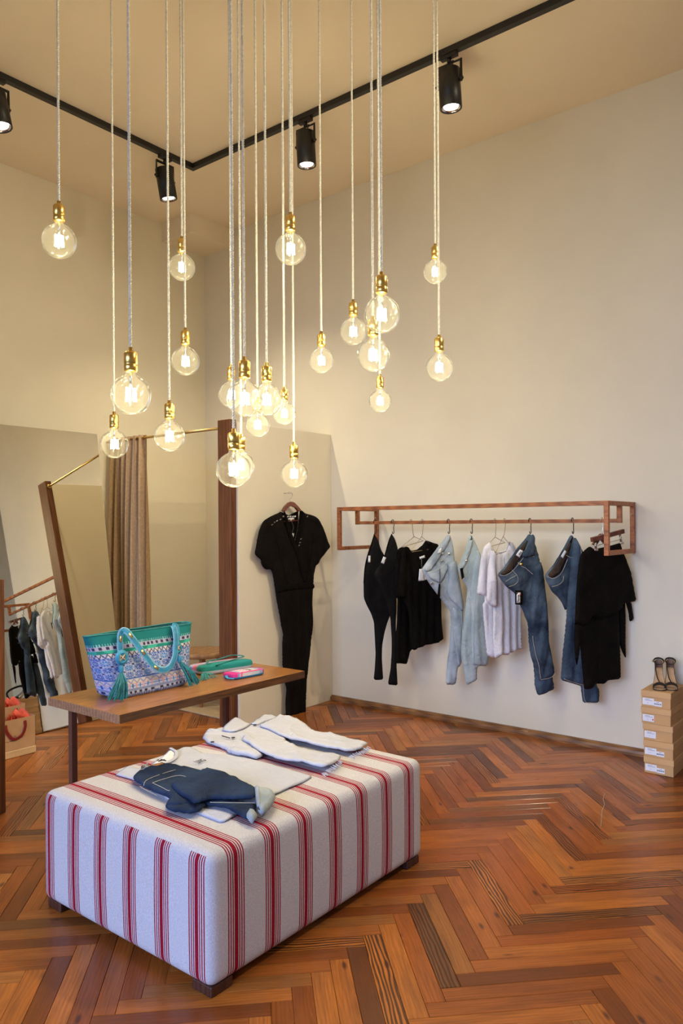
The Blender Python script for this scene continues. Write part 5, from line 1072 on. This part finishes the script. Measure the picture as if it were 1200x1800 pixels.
def sandal(toe, heel, label):
    toe, heel = np.array([*toe, SZ]), np.array([*heel, SZ]); d = toe-heel; Lh = np.linalg.norm(d); d /= Lh; sd = np.array([d[1], -d[0], 0]); t = thing('sandal', tuple((toe+heel)/2), label, 'shoe', 'black high-heeled sandals')
    def cl(s_):                     # sole centre line, s 0 heel .. 1 toe
        if s_ > 0.68: z = 0.006
        else: q = 1-s_/0.68; z = 0.006+0.088*(q*q*(3-2*q))
        return heel+d*(s_*Lh)+np.array([0, 0, z])
    def hwid(s_): return 0.021+0.013*math.sin(min(1, max(0, (s_-0.25)/0.75))*math.pi*0.78)-(0.016*max(0, (s_-0.88)/0.12)**2)-0.004*max(0, (0.1-s_)/0.1)
    N = 26
    def sole(nm, z0, z1, inset, mt):
        V = []; F = []
        for i in range(N+1):
            s_ = i/N; c = cl(s_); w = max(0.004, hwid(s_)-inset)
            for a, z in ((-1, z0), (1, z0), (1, z1), (-1, z1)): V.append(c+sd*w*a+np.array([0, 0, z]))
        for i in range(N):
            for k in range(4): F.append((4*i+k, 4*i+(k+1) % 4, 4*i+4+(k+1) % 4, 4*i+4+k))
        F += [(3, 2, 1, 0), (4*N, 4*N+1, 4*N+2, 4*N+3)]; return mesh_obj(nm, V, F, mt, t, False)
    sole('sole', -0.0055, 0.0, 0.0, 'shoe_black'); sole('insole', 0.0, 0.0015, 0.0022, 'shoe_insole')
    hc = cl(0.03); MB().tube([(hc[0], hc[1], SZ+0.0005), (hc[0]-d[0]*0.004, hc[1]-d[1]*0.004, SZ+0.05), (hc[0], hc[1], hc[2]-0.004)], [0.0055, 0.0075, 0.015], 12).build('heel', 'shoe_black', t, True)
    def arc(nm, s_, hgt, wid, mt, lean=0.0, over=1.0):
        c = cl(s_); w = hwid(s_)*over; P = [c+sd*w*math.cos(a)+np.array([0, 0, 1])*hgt*math.sin(a)+d*lean*math.sin(a) for a in np.linspace(math.pi, 0, 16)]
        return MB().tube(P, wid, 8, flat=(wid, 0.0022), up=tuple(sd*0+d)).build(nm, mt, t, True)
    V, F = [], []                                                   # toe strap as a wide arched band
    for i in range(7):
        s_ = 0.70+0.20*i/6; c = cl(s_); w = hwid(s_)+0.001
        for a in np.linspace(math.pi, 0, 14): V.append(c+sd*w*math.cos(a)+np.array([0, 0, 0.030-0.008*i/6])*math.sin(a))
    for i in range(6):
        for j in range(13): a = i*14+j; F.append((a, a+1, a+15, a+14))
    m0 = len(V); V += [v*1.0+np.array([0, 0, 0.0018]) for v in V]; F += [tuple(q+m0 for q in f)[::-1] for f in F]; mesh_obj('toe_strap', V, F, 'shoe_black', t, True)
    V, F = [], []                                                   # heel counter
    for i in range(9):
        z = 0.052*i/8
        for a in np.linspace(-2.0, 2.0, 15): c = cl(max(0.0, 0.10-0.10*math.cos(a))); V.append(cl(0.10)+d*(-0.026*math.cos(a))+sd*(0.021*math.sin(a))+np.array([0, 0, z*(0.55+0.45*math.cos(a*0.8))]))
    for i in range(8):
        for j in range(14): a = i*15+j; F.append((a, a+1, a+16, a+15))
    m0 = len(V); V += [cl(0.10)*np.array([1, 1, 0])+(v-cl(0.10)*np.array([1, 1, 0]))*np.array([1.0, 1.0, 1])-d*0.002*1 for v in V]; mesh_obj('heel_counter', V[:m0], F, 'shoe_lining', t, True); mesh_obj('heel_cover', V[m0:], F, 'shoe_black', t, True)
    c = cl(0.10)+np.array([0, 0, 0.046]); P = [c+d*(0.012+0.034*math.cos(a))+sd*0.026*math.sin(a)+np.array([0, 0, -0.012*math.cos(a)]) for a in [6.2832*k/28 for k in range(28)]]
    MB().tube(P, 0.004, 8, closed=True, flat=(0.0015, 0.0045)).build('ankle_strap', 'shoe_black', t, True)
    MB().tube([tuple(c+d*0.006+sd*(0.026+0.004)+np.array([0, 0, z])) for z in (-0.006, 0.004)], 0.004, 8).build('buckle', 'brass', t, True)
    MB().tube(smooth_path([cl(0.10)+sd*0.020+np.array([0, 0, 0.044]), cl(0.42)+sd*0.012+np.array([0, 0, 0.028]), cl(0.72)+np.array([0, 0, 0.030])], 6), 0.003, 6).build('instep_strap', 'shoe_black', t, True)
sandal((-1.176, 4.222), (-1.228, 4.385), 'black high-heeled sandal in front, on the left of the box top')
sandal((-1.128, 4.262), (-1.178, 4.425), 'black high-heeled sandal behind, on the right of the box top')

# ================================================================== armchair past the wall end (seen in the mirror) and a thread on the floor
ch = thing('armchair', (-0.62, 4.75, 0), 'black bentwood armchair beyond the wall end, seen in the mirror', 'chair'); cxx, cyy = -0.62, 4.75
MB().lathe([(0, 0.42), (0.20, 0.42), (0.22, 0.43), (0.22, 0.445), (0.20, 0.455), (0, 0.452)], (cxx, cyy, 0), 32).build('seat', 'shoe_black', ch, True)
for sx_, sy_ in ((-1, -1), (1, -1), (-1, 1), (1, 1)): MB().tube([(cxx+0.21*sx_, cyy+0.20*sy_, 0.0005), (cxx+0.17*sx_, cyy+0.16*sy_, 0.425)], [0.012, 0.016], 10).build('leg', 'shoe_black', ch, True)
MB().tube(smooth_path([(cxx-0.19, cyy+0.15, 0.43), (cxx-0.19, cyy+0.22, 0.75), (cxx, cyy+0.27, 0.86), (cxx+0.19, cyy+0.22, 0.75), (cxx+0.19, cyy+0.15, 0.43)], 8), 0.014, 10).build('back_hoop', 'shoe_black', ch, True)
for sx_ in (-1, 1): MB().tube(smooth_path([(cxx+0.2*sx_, cyy+0.20, 0.63), (cxx+0.25*sx_, cyy-0.02, 0.64), (cxx+0.22*sx_, cyy-0.18, 0.58), (cxx+0.20*sx_, cyy-0.14, 0.44)], 8), 0.012, 10).build('arm', 'shoe_black', ch, True)
for q in (-0.07, 0.07): MB().tube(smooth_path([(cxx+q, cyy+0.18, 0.45), (cxx+q*1.4, cyy+0.235, 0.65), (cxx+q*0.6, cyy+0.262, 0.85)], 6), 0.009, 8).build('back_spindle', 'shoe_black', ch, True)
thr = [onz(x, y, 0.0) for x, y in ((1068, 1393), (1063, 1396), (1060, 1405), (1062, 1415), (1058, 1426), (1057, 1440), (1056, 1453))]
tag(MB().tube(smooth_path([(p[0], p[1], 0.0016) for p in thr], 6), 0.0012, 5).build('thread', 'stitch_thread', None, True, loc=(thr[0][0], thr[0][1], 0)), 'loose pale thread lying on the floor boards', 'thread')
